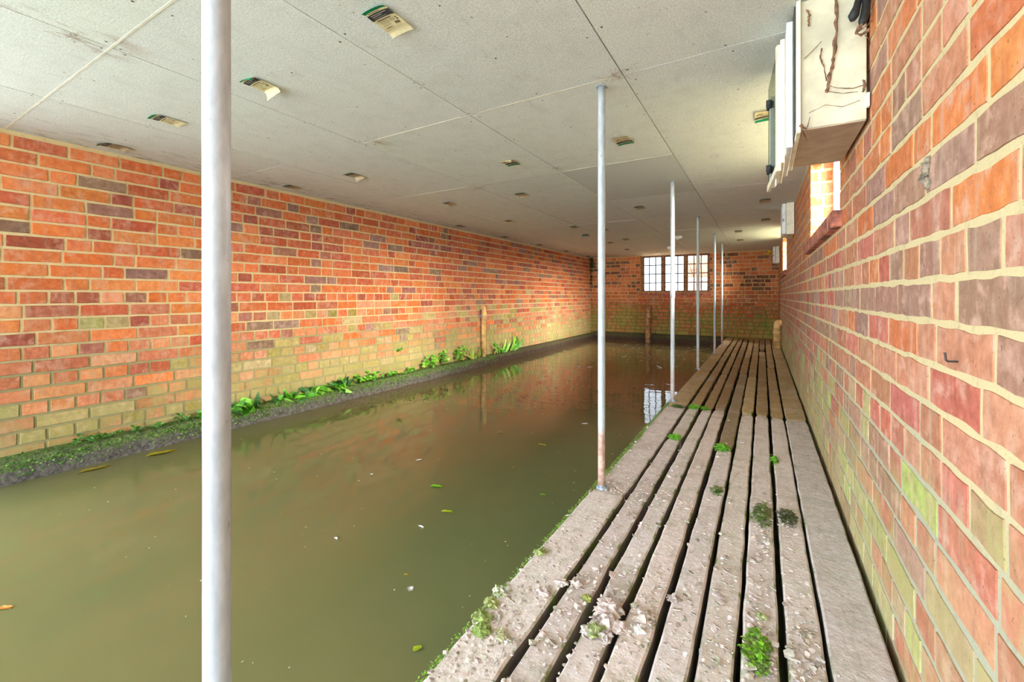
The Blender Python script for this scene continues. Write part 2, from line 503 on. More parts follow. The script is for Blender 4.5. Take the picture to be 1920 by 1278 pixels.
def col_right(s, z, kind, hd, rng):
    sal = [(184, 124, 94), (188, 130, 100), (178, 120, 92), (184, 122, 96)]
    org = [(208, 132, 80), (206, 126, 76), (202, 120, 74)]
    dul = [(162, 126, 100), (156, 120, 98), (164, 132, 106), (160, 122, 104), (166, 130, 112)]
    red = [(188, 108, 88), (182, 100, 84)]
    grn = [(172, 182, 106), (164, 168, 108), (176, 164, 112), (170, 158, 108), (178, 150, 116)]
    r = rng.random()
    if z > 1.25:
        c = rng.choice(org) if r < .5 else rng.choice(dul) if r < .68 else rng.choice(sal); sus = .08
    elif z > .82:
        c = rng.choice(sal) if r < .45 else rng.choice(dul) if r < .78 else rng.choice(red) if r < .9 else rng.choice(org)
        sus = rng.choice((.15, .4, .7))
        if s > 2.5: sus += .25
    elif z > .5:
        c = rng.choice(sal) if r < .36 else rng.choice(dul) if r < .64 else rng.choice(red) if r < .8 else rng.choice(grn)
        sus = rng.choice((.3, .6, .9))
        if s > 2.0: sus = rng.uniform(.5, 1)
    else:
        c = rng.choice(sal) if r < .2 else rng.choice(red) if r < .33 else rng.choice(dul) if r < .55 else rng.choice(grn)
        sus = rng.choice((.35, .7, 1))
        if s > 1.8: sus = rng.uniform(.7, 1)
    return L4(jitter(c, 9, rng), min(1, sus))

def rows_left(i):
    # course 20 starts at z = 1.246; header courses alternate below about z = 1.03
    if i >= 17: return 'X'
    return 'H' if (i % 2 == 0) else 'S'
def rows_far(i): return 'X' if i > 14 else ('H' if i % 2 else 'S')
def rows_right(i): return ('X', 'X', 'H', 'X', 'S')[i % 5]

W1 = (2.12, 3.336, 1.322, 1.86); W2 = (6.5, 7.68, 1.322, 1.86)

def build_walls():
    rng = random.Random(5)
    mb = MB()
    add_bricks(mb, (XL, 0, 0), (0, 1, 0), (1, 0, 0), .15, YF, .05, ZC - .001, [], rows_left, col_left, rng, 2, .0022, .006, .011)
    backing(mb, (XL, 0, 0), (0, 1, 0), (1, 0, 0), .15, YF + .2, -.6, ZC + .02, [], .22)
    structure(mb.build('wall_left', [M['brick_left'], M['mortar_left']]), 'long orange brick wall with green algae along its foot')
    rng = random.Random(9)
    mb = MB()
    hole = [(-2.35, -.932, 1.05, ZC + .02)]
    add_bricks(mb, (0, YF, 0), (1, 0, 0), (0, -1, 0), XL, XR, .05, ZC - .001, hole, rows_far, col_far, rng, 1, .0025, .006, .012)
    backing(mb, (0, YF, 0), (1, 0, 0), (0, -1, 0), XL - .2, XR + .25, -.6, ZC + .02, hole, .22)
    structure(mb.build('wall_back', [M['brick_far'], M['mortar_far']]), 'end brick wall with the leaded window')
    rng = random.Random(21)
    mb = MB()
    add_bricks(mb, (XR, 0, 0), (0, 1, 0), (-1, 0, 0), -.3, YF, .0, ZC - .001, [W1, W2], rows_right, col_right, rng, 4, .003, .0016, .0115, .0012, .0008, .003)
    backing(mb, (XR, 0, 0), (0, 1, 0), (-1, 0, 0), -2.6, YF + .2, -.6, ZC + .02, [W1, W2], .22)
    # brick ends on the jambs of the two openings
    for (a, b, c, d) in (W1, W2):
        for y, sgn in ((a, 1), (b, -1)):
            jb = lambda s, z, k, h, r: L4(jitter(r.choice([(226, 120, 70), (232, 138, 96), (222, 112, 66)]), 8, r), .05)
            add_bricks(mb, (0, y, 0), (1, 0, 0), (0, sgn, 0), XR, XR + .115, c, d, [], lambda i: 'H', jb, rng, 3, .002, .003, .012)
    structure(mb.build('wall_right', [M['brick_right'], M['mortar_right']]), 'brick wall close on the right above the walkway')
build_walls()

# ------------------------------------------------------------------ ceiling
def build_ceiling():
    rng = random.Random(3)
    mb = MB()
    xs = [XL - .02, -2.79, -2.025, -1.25, -.487, XR + .02]
    ys = [-2.6, -1.65, -.53, .593, 1.712, 2.83, 3.92, 5.04, 6.16, 7.28, 8.4, 9.64]
    g = .0022
    for i in range(5):
        for j in range(11):
            sm = (i == 3 and j == 5)
            b = rng.uniform(.94, 1.04) * (.9 if sm else 1)
            col = (b, b * rng.uniform(.995, 1.01), b * rng.uniform(.99, 1.02), 0.15 if sm else 1)
            dz = rng.uniform(0, .0015)
            mb.box((xs[i] + g, ys[j] + g, ZC + dz), (xs[i + 1] - g, ys[j + 1] - g, ZC + .012), 0, col)
            for u in (.04, .36, .7, .97):
                for w in (.03, .5, .97):
                    x = xs[i] + (xs[i + 1] - xs[i]) * w + rng.uniform(-.015, .015); y = ys[j] + (ys[j + 1] - ys[j]) * u + rng.uniform(-.03, .03)
                    if x < XL + .05 or x > XR - .05: continue
                    n = 7; r = .0035 + rng.random() * .0015
                    mb.poly([(x + r * math.cos(6.283 * t / n), y - r * math.sin(6.283 * t / n), ZC - .0006) for t in range(n)], 2)
    mb.box((XL - .2, -2.6, ZC + .012), (XR + .22, YF + .2, ZC + .05), 1)
    # pale filler smeared along some joints
    for (a, b, c, d) in ((XL, .590, -1.3, .597), (-1.95, 1.708, -1.3, 1.715), (-1.2, 1.709, -.55, 1.715), (-2.8, 2.826, -2.05, 2.834), (-1.25, 2.826, -.6, 2.832)):
        mb.box((a, b, ZC - .0003), (c, d, ZC + .004), 3)
    structure(mb.build('ceiling', [M['ceiling'], M['joint'], M['screw'], M['filler']]), 'low ceiling of grey cement boards')
    mb = MB()
    mb.box((XL - .25, -2.6, ZC + .051), (XR + .25, YF + .25, ZC + .2), 0)
    structure(mb.build('roof', [M['void']]), 'roof build-up above the ceiling boards')
build_ceiling()

# ------------------------------------------------------------------ water, ledges
mb = MB()
mb.poly([(XL - .05, -2.8, 0), (XR + .05, -2.8, 0), (XR + .05, YF + .05, 0), (XL - .05, YF + .05, 0)], 0)
structure(mb.build('water', [M['water']]), 'murky green brown water filling the boathouse')

def ledge(name, along, length0, length1, prof, fn, label, seed):
    rng = random.Random(seed); mb = MB(); n = int((length1 - length0) / .03); prev = None
    for k in range(n + 1):
        t = length0 + (length1 - length0) * k / n
        row = []
        for a, (p, z) in enumerate(prof):
            j = mnoise.noise(Vector((t * 6, a * .7, seed))) * .012 + mnoise.noise(Vector((t * 25, a * 1.3, seed))) * .006 if a else 0
            row.append(mb.vert(fn(p + j, t, z + (j * .5 if a < len(prof) - 1 else 0))))
        if prev:
            for a in range(len(prof) - 1):
                mb.face([prev[a], prev[a + 1], row[a + 1], row[a]], 0)
        prev = row
    o = mb.build(name, [M['curb']], smooth=True); return structure(o, label)
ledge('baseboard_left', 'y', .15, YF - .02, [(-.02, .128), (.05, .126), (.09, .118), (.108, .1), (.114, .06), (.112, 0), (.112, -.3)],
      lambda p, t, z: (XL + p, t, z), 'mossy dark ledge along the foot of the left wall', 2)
ledge('baseboard_back', 'x', XL + .1, -.6, [(-.02, .165), (.05, .163), (.085, .15), (.095, .12), (.097, .05), (.096, -.3)],
      lambda p, t, z: (t, YF - p, z), 'dark wet plinth under the end wall', 7)

mb = MB(); mb.box((-12, -12, -.4), (XL - .06, .14, .12)); mb.box((XL - .05, -12, -.4), (8, -2.85, .05))  # unseen pale slabs added to bounce light up onto the ceiling
structure(mb.build('ground', [simple('pale bounce ground', (226, 222, 212), .9, var=.06, scale=2)]), 'unseen pale ground added outside the open front to bounce light inside')

mb = MB(); mb.box((XR + .25, -2.8, .9), (9, YF + .2, .95))  # unseen slab added to stop sky light entering the windows from below
structure(mb.build('ground', [simple('light blocking grass', (124, 126, 88), .95, var=.2, scale=6)]), 'unseen grassy ground added outside the right wall to block light')

# ------------------------------------------------------------------ boardwalk
def build_deck():
    rng = random.Random(11)
    root = empty('boardwalk', (-.19, 4.5, ZD))
    tag(root, 'long narrow walkway of weathered planks between the water and the right brick wall', 'walkway')
    off = Vector((.19, -4.5, -ZD))
    X = [(-.634, -.493), (-.472, -.402), (-.383, -.318), (-.300, -.229), (-.213, -.141), (-.128, -.054), (-.043, .032), (.046, .120), (.133, .252)]
    J = [[1.78, 3.41, 5.12, 6.66, 8.0], [.2, 2.63, 3.43, 5.84, 7.9], [1.1, 3.40, 5.04, 6.65], [3.41, 6.9], [.6, 2.57, 5.2, 6.6, 7.83],
         [3.41, 5.02, 8.2], [.9, 3.42, 6.73, (7.3, 7.76)], [3.40, 5.8, 8.3], [3.39, 6.68, 7.75]]
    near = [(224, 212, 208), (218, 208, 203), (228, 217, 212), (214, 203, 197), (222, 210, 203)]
    far = [(186, 160, 118), (170, 142, 104), (194, 168, 124), (162, 132, 98), (178, 148, 110)]  # near and far tones mix plank colour with painted-in door daylight and warm light
    for pi, ((xa, xb), js) in enumerate(zip(X, J)):
        cuts = [-.45]; ends = []
        for j in js:
            if isinstance(j, tuple): ends.append((cuts[-1], j[0])); cuts.append(j[1])
            else: ends.append((cuts[-1], j - .006)); cuts.append(j + .006)
        ends.append((cuts[-1], YF - .06))
        for (ya, yb) in ends:
            mid = (ya + yb) / 2
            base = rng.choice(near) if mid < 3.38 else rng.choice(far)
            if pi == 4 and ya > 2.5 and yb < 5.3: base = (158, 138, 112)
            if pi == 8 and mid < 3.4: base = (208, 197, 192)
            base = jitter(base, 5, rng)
            mb = MB(); dz = rng.uniform(-.004, .003); th = .085
            rx = rng.uniform(-.0035, .0035); ry = rng.uniform(-.0035, .0035)
            n = max(4, int((yb - ya) / .05)); prev = None
            for k in range(n + 1):
                t = k / n; y = ya + (yb - ya) * t
                e = min(k, n - k); pinch = .008 if e == 0 else (.002 if e == 1 else 0)
                sh = rx + (ry - rx) * t
                jl = mnoise.noise(Vector((pi * 9.1, y * 9, 1))) * .0035; jr = mnoise.noise(Vector((pi * 9.1, y * 9, 7))) * .0035
                tz = ZD + dz - (.005 if e == 0 else 0) + mnoise.noise(Vector((pi * 5, y * 3, 4))) * .002
                b = .005; bl = .014 if pi == 0 else b
                a0, b0 = xa + sh + jl + pinch, xb + sh + jr - pinch
                row = [(a0, y, tz - th), (a0, y, tz - bl), (a0 + bl, y, tz), (a0 + (b0 - a0) * .33, y, tz + mnoise.noise(Vector((pi, y * 14, 2))) * .0015),
                       (a0 + (b0 - a0) * .66, y, tz + mnoise.noise(Vector((pi, y * 14, 9))) * .0015), (b0 - b, y, tz), (b0, y, tz - b), (b0, y, tz - th)]
                row = [mb.vert(Vector(p) + off) for p in row]
                if prev:
                    for q in range(7):
                        side = q in (0, 1, 5, 6)
                        al = .25
                        if side: al = .9
                        if pi == 0 and q in (0, 1): al = 1.0
                        if e <= 1 and mid < 6: al = max(al, .55)
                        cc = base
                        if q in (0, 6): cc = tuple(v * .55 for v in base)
                        if pi == 0 and q == 0: cc = (120, 124, 78)
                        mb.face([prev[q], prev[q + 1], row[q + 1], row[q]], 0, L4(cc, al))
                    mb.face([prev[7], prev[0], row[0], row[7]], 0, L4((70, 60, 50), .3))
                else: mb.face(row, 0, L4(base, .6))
                prev = row
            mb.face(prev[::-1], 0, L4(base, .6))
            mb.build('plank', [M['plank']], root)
    mb = MB(); mb.bbox(Vector((-.63, -.45, -.12)) + off, Vector((-.56, YF - .06, .076)) + off, .006)
    mb.build('edge_beam', [M['beam']], root)
    for y in (.3, 1.78, 3.41, 5.1, 6.66, 8.0, 9.3):
        mb = MB(); mb.bbox(Vector((-.555, y - .04, -.2)) + off, Vector((.25, y + .04, .074)) + off, .004)
        mb.build('bearer', [M['beam']], root)
build_deck()

# ------------------------------------------------------------------ poles
def pole(y, x, label, tint, rust, sleeve=None, lean=(0, 0), ring=True):
    root = empty('support_pole', (x, y, ZD))
    tag(root, label, 'pole', 'support poles along the walkway edge')
    r = .0155; h = ZC - ZD
    mb = MB(); k = 24
    pts = []; rad = []
    for i in range(k + 1):
        z = h * i / k
        pts.append((lean[0] * z, lean[1] * z, z)); rad.append(r + mnoise.noise(Vector((y, z * 6, 3))) * .0004)
    mb.tube(pts, rad, 28, 0, (*tint, rust))
    t = mb.build('tube', [M['pole']], root, smooth=True)
    if ring:
        mb = MB(); n = 24
        for (r0, z0, r1, z1) in ((r + .001, .012, r + .007, .010), (r + .007, .010, r + .008, .001), (r + .001, .016, r + .001, .012)):
            for j in range(n):
                a, b = 2 * math.pi * j / n, 2 * math.pi * (j + 1) / n
                mb.poly([(r0 * math.cos(a), r0 * math.sin(a), z0), (r0 * math.cos(b), r0 * math.sin(b), z0), (r1 * math.cos(b), r1 * math.sin(b), z1), (r1 * math.cos(a), r1 * math.sin(a), z1)])
        mb.build('foot_ring', [M['galv']], root)
    mb = MB(); mb.bbox((lean[0] * h - .021, lean[1] * h - .018, h - .004), (lean[0] * h + .021, lean[1] * h + .018, h - .0005), .001)
    mb.build('head_plate', [M['galv']], root)
    if sleeve:
        mb = MB(); mb.tube([(lean[0] * z, lean[1] * z, z) for z in (sleeve - .09, sleeve - .085, sleeve + .085, sleeve + .09)], [r + .0005, r + .0035, r + .0035, r + .0005], 24, 0, (*tint, 0))
        mb.build('sleeve', [M['pole']], root, smooth=True)
pole(.279, -.6, 'nearest pale steel support pole, cut off by the frame, closest to camera', (1.06, 1.07, 1.12), .15, lean=(-.002, .0), ring=True)
pole(1.765, -.593, 'second support pole with rusty foot in a steel ring at the walkway edge', (1.08, 1.1, 1.04), 1.0)
pole(3.506, -.606, 'third support pole, with a joint sleeve halfway, at the mossy plank joint', (1.1, 1.06, .94), .5, .9)
pole(5.18, -.625, 'fourth support pole, in front of the right end of the far window', (1.05, 1.02, .84), .5, .78)
pole(6.72, -.592, 'fifth support pole, just right of the far window', (1.05, 1.08, .94), .4)
pole(8.03, -.593, 'farthest support pole, with rust-brown foot near the end wall', (1.0, 1.05, .9), 1.0)

# ------------------------------------------------------------------ ceiling labels
def ceiling_label(x, y, rz, label, flip=False, curl=(.3, .3), size=(.09, .14), detail=1, faded=0.0, tear=0.0, seed=0, pale=False):
    """a product label glued to a ceiling board, edges peeling"""
    rng = random.Random(seed + 100); mb = MB()
    W, Ln = size; nx, ny = 6, 16
    cream = (226, 214, 172); tanp = (168, 142, 112); dark = (62, 62, 64); green = (10, 136, 92)
    if pale: cream = (244, 240, 226); tanp = cream
    cr = tuple(c + (t - c) * faded for c, t in zip(cream, tanp))
    gr = tuple(g + (t - g) * faded * .8 for g, t in zip(green, (90, 74, 62)))
    dk = tuple(g + (t - g) * faded * .4 for g, t in zip(dark, (84, 66, 56)))
    if pale: gr = dk = cr
    def P(i, j, d=0):
        u = i / nx; v = j / ny
        e0 = max(0, .18 - v) / .18; e1 = max(0, v - .8) / .2
        side = abs(u - .5) * 2
        z = -.0012 - curl[0] * .03 * e0 ** 1.6 * (1 if tear == 0 else (.3 + u)) - curl[1] * .035 * e1 ** 1.6 * (.4 + .6 * (1 - u)) - .0035 * side ** 3
        z += .0008 * math.sin(v * 15 + seed)
        yy = (v - .5) * Ln; yy -= math.copysign(.35 * abs(z), yy) * (e0 + e1)
        return Vector(((u - .5) * W, yy, min(z, -.001) - d))
    gi = [[mb.vert(P(i, j)) for j in range(ny + 1)] for i in range(nx + 1)]
    for i in range(nx):
        for j in range(ny):
            if tear and j == 0 and i < nx * tear: continue
            c = cr
            if j < 2: c = gr
            elif 3 <= j < 6: c = dk
            if j == ny - 1: c = tuple(v * .92 for v in cr)
            mb.face([gi[i][j], gi[i][j + 1], gi[i + 1][j + 1], gi[i + 1][j]], 0, L4(c))
    if detail:
        def bar(u0, u1, v0, v1, c):
            a = [P(u * nx, v * ny, .0006) for (u, v) in ((u0, v0), (u0, v1), (u1, v1), (u1, v0))]
            mb.poly(a, 0, L4(c))
        ink = tuple((k + q) / 2 if faded > .4 else k for k, q in zip((70, 66, 60), cr))
        lt = tuple(k * .82 for k in cr); wh = (176, 172, 160)
        bar(.12, .62, .142, .158, ink)
        bar(.12, .8, .215, .235, wh); bar(.12, .55, .265, .285, wh); bar(.12, .7, .32, .335, wh)
        bar(.12, .72, .415, .44, ink)
        for q in range(5): bar(.12, .5, .47 + q * .024, .48 + q * .024, lt)
        bar(.56, .78, .47, .50, lt); bar(.56, .78, .52, .56, lt); bar(.82, .9, .47, .505, ink); bar(.82, .9, .53, .575, ink)
        for q in range(9): bar(.62 + q * .026, .632 + q * .026 + (q % 3) * .004, .6, .68, ink)
        bar(.12, .44, .60, .615, lt); bar(.12, .48, .63, .645, lt); bar(.12, .4, .70, .715, ink)
    o = mb.build('ceiling_label', [M['paper']], loc=(x, y, ZC - .0005), rot=(0, 0, rz + (math.pi if flip else 0)))
    tag(o, label, 'label', 'product labels stuck to the ceiling boards')

LB = [
 (-1.043, .985, .02, 'large peeling cream label with green end strip, nearest the top edge of the photo', {'curl': (.15, .3), 'size': (.092, .142)}),
 (-1.826, 1.011, -.02, 'cream label with curled white end, just right of the nearest pole', {'curl': (.5, 1.0), 'tear': .5}),
 (-2.60, .978, .0, 'cream label with green end on the ceiling left of the nearest pole', {'curl': (.2, .1)}),
 (-3.326, .987, .03, 'brown faded label tight against the left brick wall, nearest of those along it', {'faded': .7}),
 (-2.604, 2.124, -.03, 'brown and black label with one curled end, right of the nearest pole', {'faded': .5, 'curl': (.2, .8)}),
 (-3.312, 2.09, .0, 'faint brown label at the left wall edge, just right of the nearest pole', {'faded': .8}),
 (-1.453, 2.44, .02, 'folded label with bright green strip on the ceiling left of the second pole', {'flip': True, 'curl': (.1, .7), 'faded': .3}),
 (-.689, 2.426, -.02, 'square label with green strip on the ceiling right of the second pole', {'flip': True, 'curl': (.1, .2), 'faded': .3}),
 (-1.823, 3.27, .0, 'brown label with black band in the middle of the ceiling, left of the second pole', {'faded': .7}),
 (-2.60, 3.24, .02, 'brown label with black band, near the left wall past the second ceiling joint', {'faded': .75}),
 (-1.061, 4.343, .0, 'dark brown label on the ceiling between the second and third poles', {'faded': .85}),
 (-2.59, 4.36, .01, 'dark label with white curled tip hanging beyond the middle brown label', {'faded': .85, 'curl': (.2, .6)}),
 (-3.305, 4.342, .0, 'thin dark label close above the left wall, level with the one carrying a white tip', {'faded': .9}),
 (.011, 2.44, .0, 'label with green strip peeping out left of the electrical cabinet door', {'flip': True, 'faded': .2}),
 (.02, 4.61, .0, 'brown label on the ceiling right above the nearer small meter box', {'faded': .85}),
 (.03, 5.77, .0, 'brown label on the ceiling left of the nearer small meter box', {'faded': .85}),
 (-.284, 6.63, .0, 'upper of two dark labels on the ceiling between the fifth pole and the right wall', {'faded': .9}),
 (-.305, 7.65, .0, 'lower of two dark labels on the ceiling between the fifth pole and the right wall', {'faded': .9}),
 (-3.34, 5.49, .0, 'thin dark label at the left wall, above the wall drain pipe', {'faded': .9}),
 (-2.086, 5.15, .0, 'faint flat label left of the second pole, just above the hanging one', {'faded': .8}),
 (-2.21, 5.89, .1, 'dark label hanging open with a curled corner, left of the second pole', {'faded': .8, 'curl': (1.0, 1.0)}),
 (-2.18, 6.93, .0, 'dark label just right of the second pole, lower on the far ceiling', {'faded': .9}),
 (-1.825, 5.56, .0, 'dark label partly behind the second pole', {'faded': .9}),
 (-3.32, 6.6, .0, 'small dark label at the left wall, halfway to the far corner', {'faded': .9}),
 (-3.33, 7.78, .0, 'small dark label at the left wall, next to last before the far corner', {'faded': .9}),
 (-3.34, 9.05, .0, 'small dark label at the left wall, right in the far corner', {'faded': .9}),
 (-1.843, 6.66, .0, 'dark label on the far ceiling above the left end of the window', {'faded': .9}),
 (-2.225, 8.12, .0, 'dark label on the ceiling left of the far window, in the warm glow', {'faded': .9}),
 (-1.07, 6.71, .0, 'bright white curled label at the upper right of three above the far window', {'pale': True, 'curl': (1.4, 1.6)}),
 (-1.43, 8.07, .0, 'bright white curled label, middle of three above the far window', {'pale': True, 'curl': (1.4, 1.6)}),
 (-1.83, 9.04, .0, 'bright white curled label, lowest of three, at the head of the far window', {'pale': True, 'curl': (1.2, 1.4)}),
]
for i, (x, y, rz, lb, kw) in enumerate(LB):
    ceiling_label(x, y, rz, lb, seed=i, detail=1 if y < 3 and not kw.get('pale') else 0, **kw)

# ------------------------------------------------------------------ electrical cabinet
def build_cabinet():
    root = empty('electrical_cabinet', (.18, 1.78, 1.49))
    tag(root, 'cream electrical cabinet with a clear hinged door and cobwebs, high on the right wall', 'cabinet')
    o = Vector((-.18, -1.78, -1.49))
    def bb(name, lo, hi, mat, b=.003, parent=root, Mx=None):
        mb = MB(); mb.bbox(Vector(lo) + o, Vector(hi) + o, b, 0, M=Mx); return mb.build(name, [M[mat]], parent)
    top = ZC - .002
    bb('body', (.100, 1.56, 1.49), (.256, 1.99, top), 'creamdirty', .002)
    bb('bottom_plate', (.101, 1.563, 1.4865), (.255, 1.989, 1.49), 'greyplate', .001)
    bb('front_flange', (.088, 1.548, 1.478), (.0995, 2.0, top), 'cream', .0015)
    bb('wall_bracket', (.254, 1.545, 1.52), (.2605, 1.56, 1.56), 'white', .001)
    bb('groove_strip', (.084, 1.575, 1.49), (.088, 1.99, top), 'iron', .0005)  # dark strip filling the groove behind the front flange
    bb('inner_frame', (.066, 1.63, 1.462), (.0838, 2.02, top - .012), 'white', .002)
    bb('door_frame', (.052, 1.72, 1.44), (.0655, 2.04, top - .016), 'cream', .002)
    # clear door, standing slightly open
    a = math.atan2(-.030, .33)
    def slab(name, x0, y0, x1, y1, th, za, zb, mat, parent=root):
        mb = MB(); d = Vector((x1 - x0, y1 - y0, 0)).normalized(); nrm = Vector((-d.y, d.x, 0)) * th
        ps = []
        for z in (za, zb):
            for p in ((x0, y0), (x1, y1)):
                ps.append(Vector((p[0], p[1], z)) + o)
        i = [mb.vert(p) for p in (ps[0], ps[1], ps[1] + nrm, ps[0] + nrm, ps[2], ps[3], ps[3] + nrm, ps[2] + nrm)]
        for q in ((3, 2, 1, 0), (4, 5, 6, 7), (0, 1, 5, 4), (1, 2, 6, 5), (2, 3, 7, 6), (3, 0, 4, 7)): mb.face([i[k] for k in q])
        return mb.build(name, [M[mat]], parent)
    door = slab('door', .050, 1.74, .024, 2.08, .004, 1.425, top - .03, 'smoke')
    slab('rail', .0495, 1.745, .026, 2.06, .010, 1.415, 1.44, 'cream', door)
    mb = MB(); mb.tube([Vector((.036, 2.045, z)) + o for z in (1.43, 1.44, 1.79, 1.80)], [.008, .012, .012, .008], 14)
    mb.build('edge_post', [M['white']], door, smooth=True)
    slab('near_post', .0545, 1.728, .050, 1.745, .012, 1.415, top - .03, 'cream', door)
    for z in (1.50, 1.765):
        mb = MB(); mb.bbox(Vector((.014, 2.03, z - .014)) + o, Vector((.040, 2.062, z + .014)) + o, .002)
        mb.bbox(Vector((.012, 2.028, z - .004)) + o, Vector((.030, 2.058, z + .02)) + o, .002)
        mb.build('hinge', [M['black']], root)
build_cabinet()

def web(name, strands, label, mat='dust'):
    mb = MB(); rng = random.Random(len(label))
    for pts, r in strands:
        q = []
        P = [Vector(p) for p in pts]
        for a, b in zip(P, P[1:]):
            for k in range(4):
                q.append(a.lerp(b, k / 4) + Vector((rng.uniform(-1, 1), rng.uniform(-1, 1) * .5, rng.uniform(-1, 1))) * r * .6)
        q.append(P[-1])
        mb.tube(q, [r * rng.uniform(.5, 1.3) for _ in q], 6)
    return tag(mb.build('hanging_' + name, [M[mat]]), label, 'cobweb')
yb = 1.555
web('cobweb', [([(.185, yb, 1.86), (.186, yb, 1.80), (.184, yb, 1.745), (.180, yb, 1.70), (.176, yb, 1.655), (.165, yb, 1.61), (.163, yb, 1.585)], .0044),
               ([(.152, yb, 1.72), (.147, yb, 1.69), (.157, yb, 1.66), (.163, yb, 1.62)], .002),
               ([(.108, yb, 1.70), (.125, yb, 1.715), (.150, yb, 1.74)], .0009)],
    'brown dusty cobweb strand forked down the near side of the cabinet')
web('cobweb', [([(.115, yb, 1.845), (.122, yb, 1.83), (.118, yb, 1.81), (.120, yb, 1.795)], .0028)], 'short brown cobweb clump at the top left corner of the cabinet side')
web('cobweb', [([(.166, yb, 1.605), (.19, yb, 1.592), (.222, yb, 1.583), (.25, yb, 1.586)], .0011), ([(.166, yb, 1.588), (.2, yb, 1.574), (.235, yb, 1.57)], .0008),
               ([(.12, yb, 1.535), (.16, yb, 1.55), (.2, yb, 1.535), (.24, yb, 1.545)], .0007), ([(.246, yb, 1.60), (.25, yb, 1.585), (.246, yb, 1.567)], .0035)],
    'thin sagging cobwebs across the lower near side of the cabinet')
web('cobweb', [([(.098, 1.54, 1.498), (.104, 1.54, 1.488), (.112, 1.543, 1.482)], .004), ([(.112, 1.543, 1.482), (.118, 1.545, 1.50), (.122, 1.55, 1.52)], .0012), ([(.1, 1.54, 1.485), (.115, 1.6, 1.478), (.122, 1.66, 1.482)], .001)],
    'tangle of dusty web and bark bits at the lower near corner of the cabinet')

def ceiling_web(x, y, r, n, label, seed):
    rng = random.Random(seed); mb = MB(); z = ZC - .003
    for k in range(n):
        a = rng.uniform(0, 6.28); q = r * rng.uniform(.4, 1); b = a + rng.uniform(-.6, .6)
        mb.tube([(x, y, z), (x + q * .5 * math.cos(a), y + q * .5 * math.sin(a), z - .004 * rng.random()), (x + q * math.cos(b), y + q * math.sin(b), z + .001)], [.0007, .0005, .0003], 5)
    for k in range(5): mb.rock((x + rng.uniform(-.4, .4) * r, y + rng.uniform(-.4, .4) * r, z), .003, rng, 0, flat=.6)
    tag(mb.build('hanging_cobweb', [M['web']]), label, 'cobweb')
ceiling_web(-1.93, 1.735, .13, 18, 'tangled brown cobweb on the ceiling joint right of the nearest pole', 1)
ceiling_web(-2.02, 2.90, .12, 12, 'faint cobweb at the end of the pale joint line in the middle of the ceiling', 2)
ceiling_web(-1.23, 2.72, .10, 12, 'dusty cobweb at the corner of the smooth grey ceiling board', 3)
ceiling_web(-.52, 1.69, .14, 14, 'wispy cobweb where the second pole meets the ceiling joint', 4)
ceiling_web(-2.05, .50, .08, 12, 'brown cobweb clot at the ceiling joint crossing in the upper left corner', 5)

# armoured cables beside the cabinet
mb = MB(); mb.tube([(.240, 1.53, ZC - .002), (.236, 1.525, 1.83), (.226, 1.51, 1.79), (.218, 1.505, 1.765), (.216, 1.503, 1.752)], [.008, .0085, .009, .013, .007], 12)
tag(mb.build('cable', [M['black']], smooth=True), 'black cable with a blunt taped end hanging beside the top of the cabinet', 'cable')
mb = MB(); mb.tube([(.254, 1.52, ZC - .002), (.250, 1.515, 1.82), (.244, 1.51, 1.765), (.238, 1.505, 1.742), (.235, 1.503, 1.734)], [.009, .0095, .0105, .0105, .006], 12)
tag(mb.build('cable', [M['black']], smooth=True), 'thicker black cable nearest the brick wall, dropping past the cabinet top', 'cable')
web('cobweb', [([(.234, 1.505, 1.74), (.230, 1.503, 1.722), (.224, 1.50, 1.712)], .0055), ([(.224, 1.50, 1.712), (.236, 1.50, 1.703), (.25, 1.49, 1.712)], .004), ([(.226, 1.50, 1.715), (.245, 1.50, 1.725), (.258, 1.50, 1.735)], .0014), ([(.24, 1.50, 1.705), (.25, 1.51, 1.695), (.258, 1.52, 1.69)], .001)],
    'pinkish fuzzy web bundle around the cable ends')

# small meter boxes further along
def meter(y, label, glow):
    root = empty('meter_box', (.21, y, 1.57)); tag(root, label, 'meter box')
    o = Vector((-.21, -y, -1.57)); top = ZC - .002
    mb = MB(); mb.bbox(Vector((.195, y, 1.575)) + o, Vector((.2595, y + .34, top)) + o, .004); mb.build('body', [M['cream']], root)
    mb = MB(); mb.bbox(Vector((.160, y + .004, 1.58)) + o, Vector((.194, y + .336, top - .004)) + o, .006); mb.build('cover', [M['white']], root)
    mb = MB(); mb.bbox(Vector((.163, y + .0, 1.70)) + o, Vector((.176, y + .005, 1.73)) + o, .001); mb.build('catch', [M['galv']], root)
meter(4.84, 'small white meter box high on the right wall, just past the brick window opening', 0)
meter(8.97, 'farthest small white meter box, high in the end corner beside the yellow foam', 0)

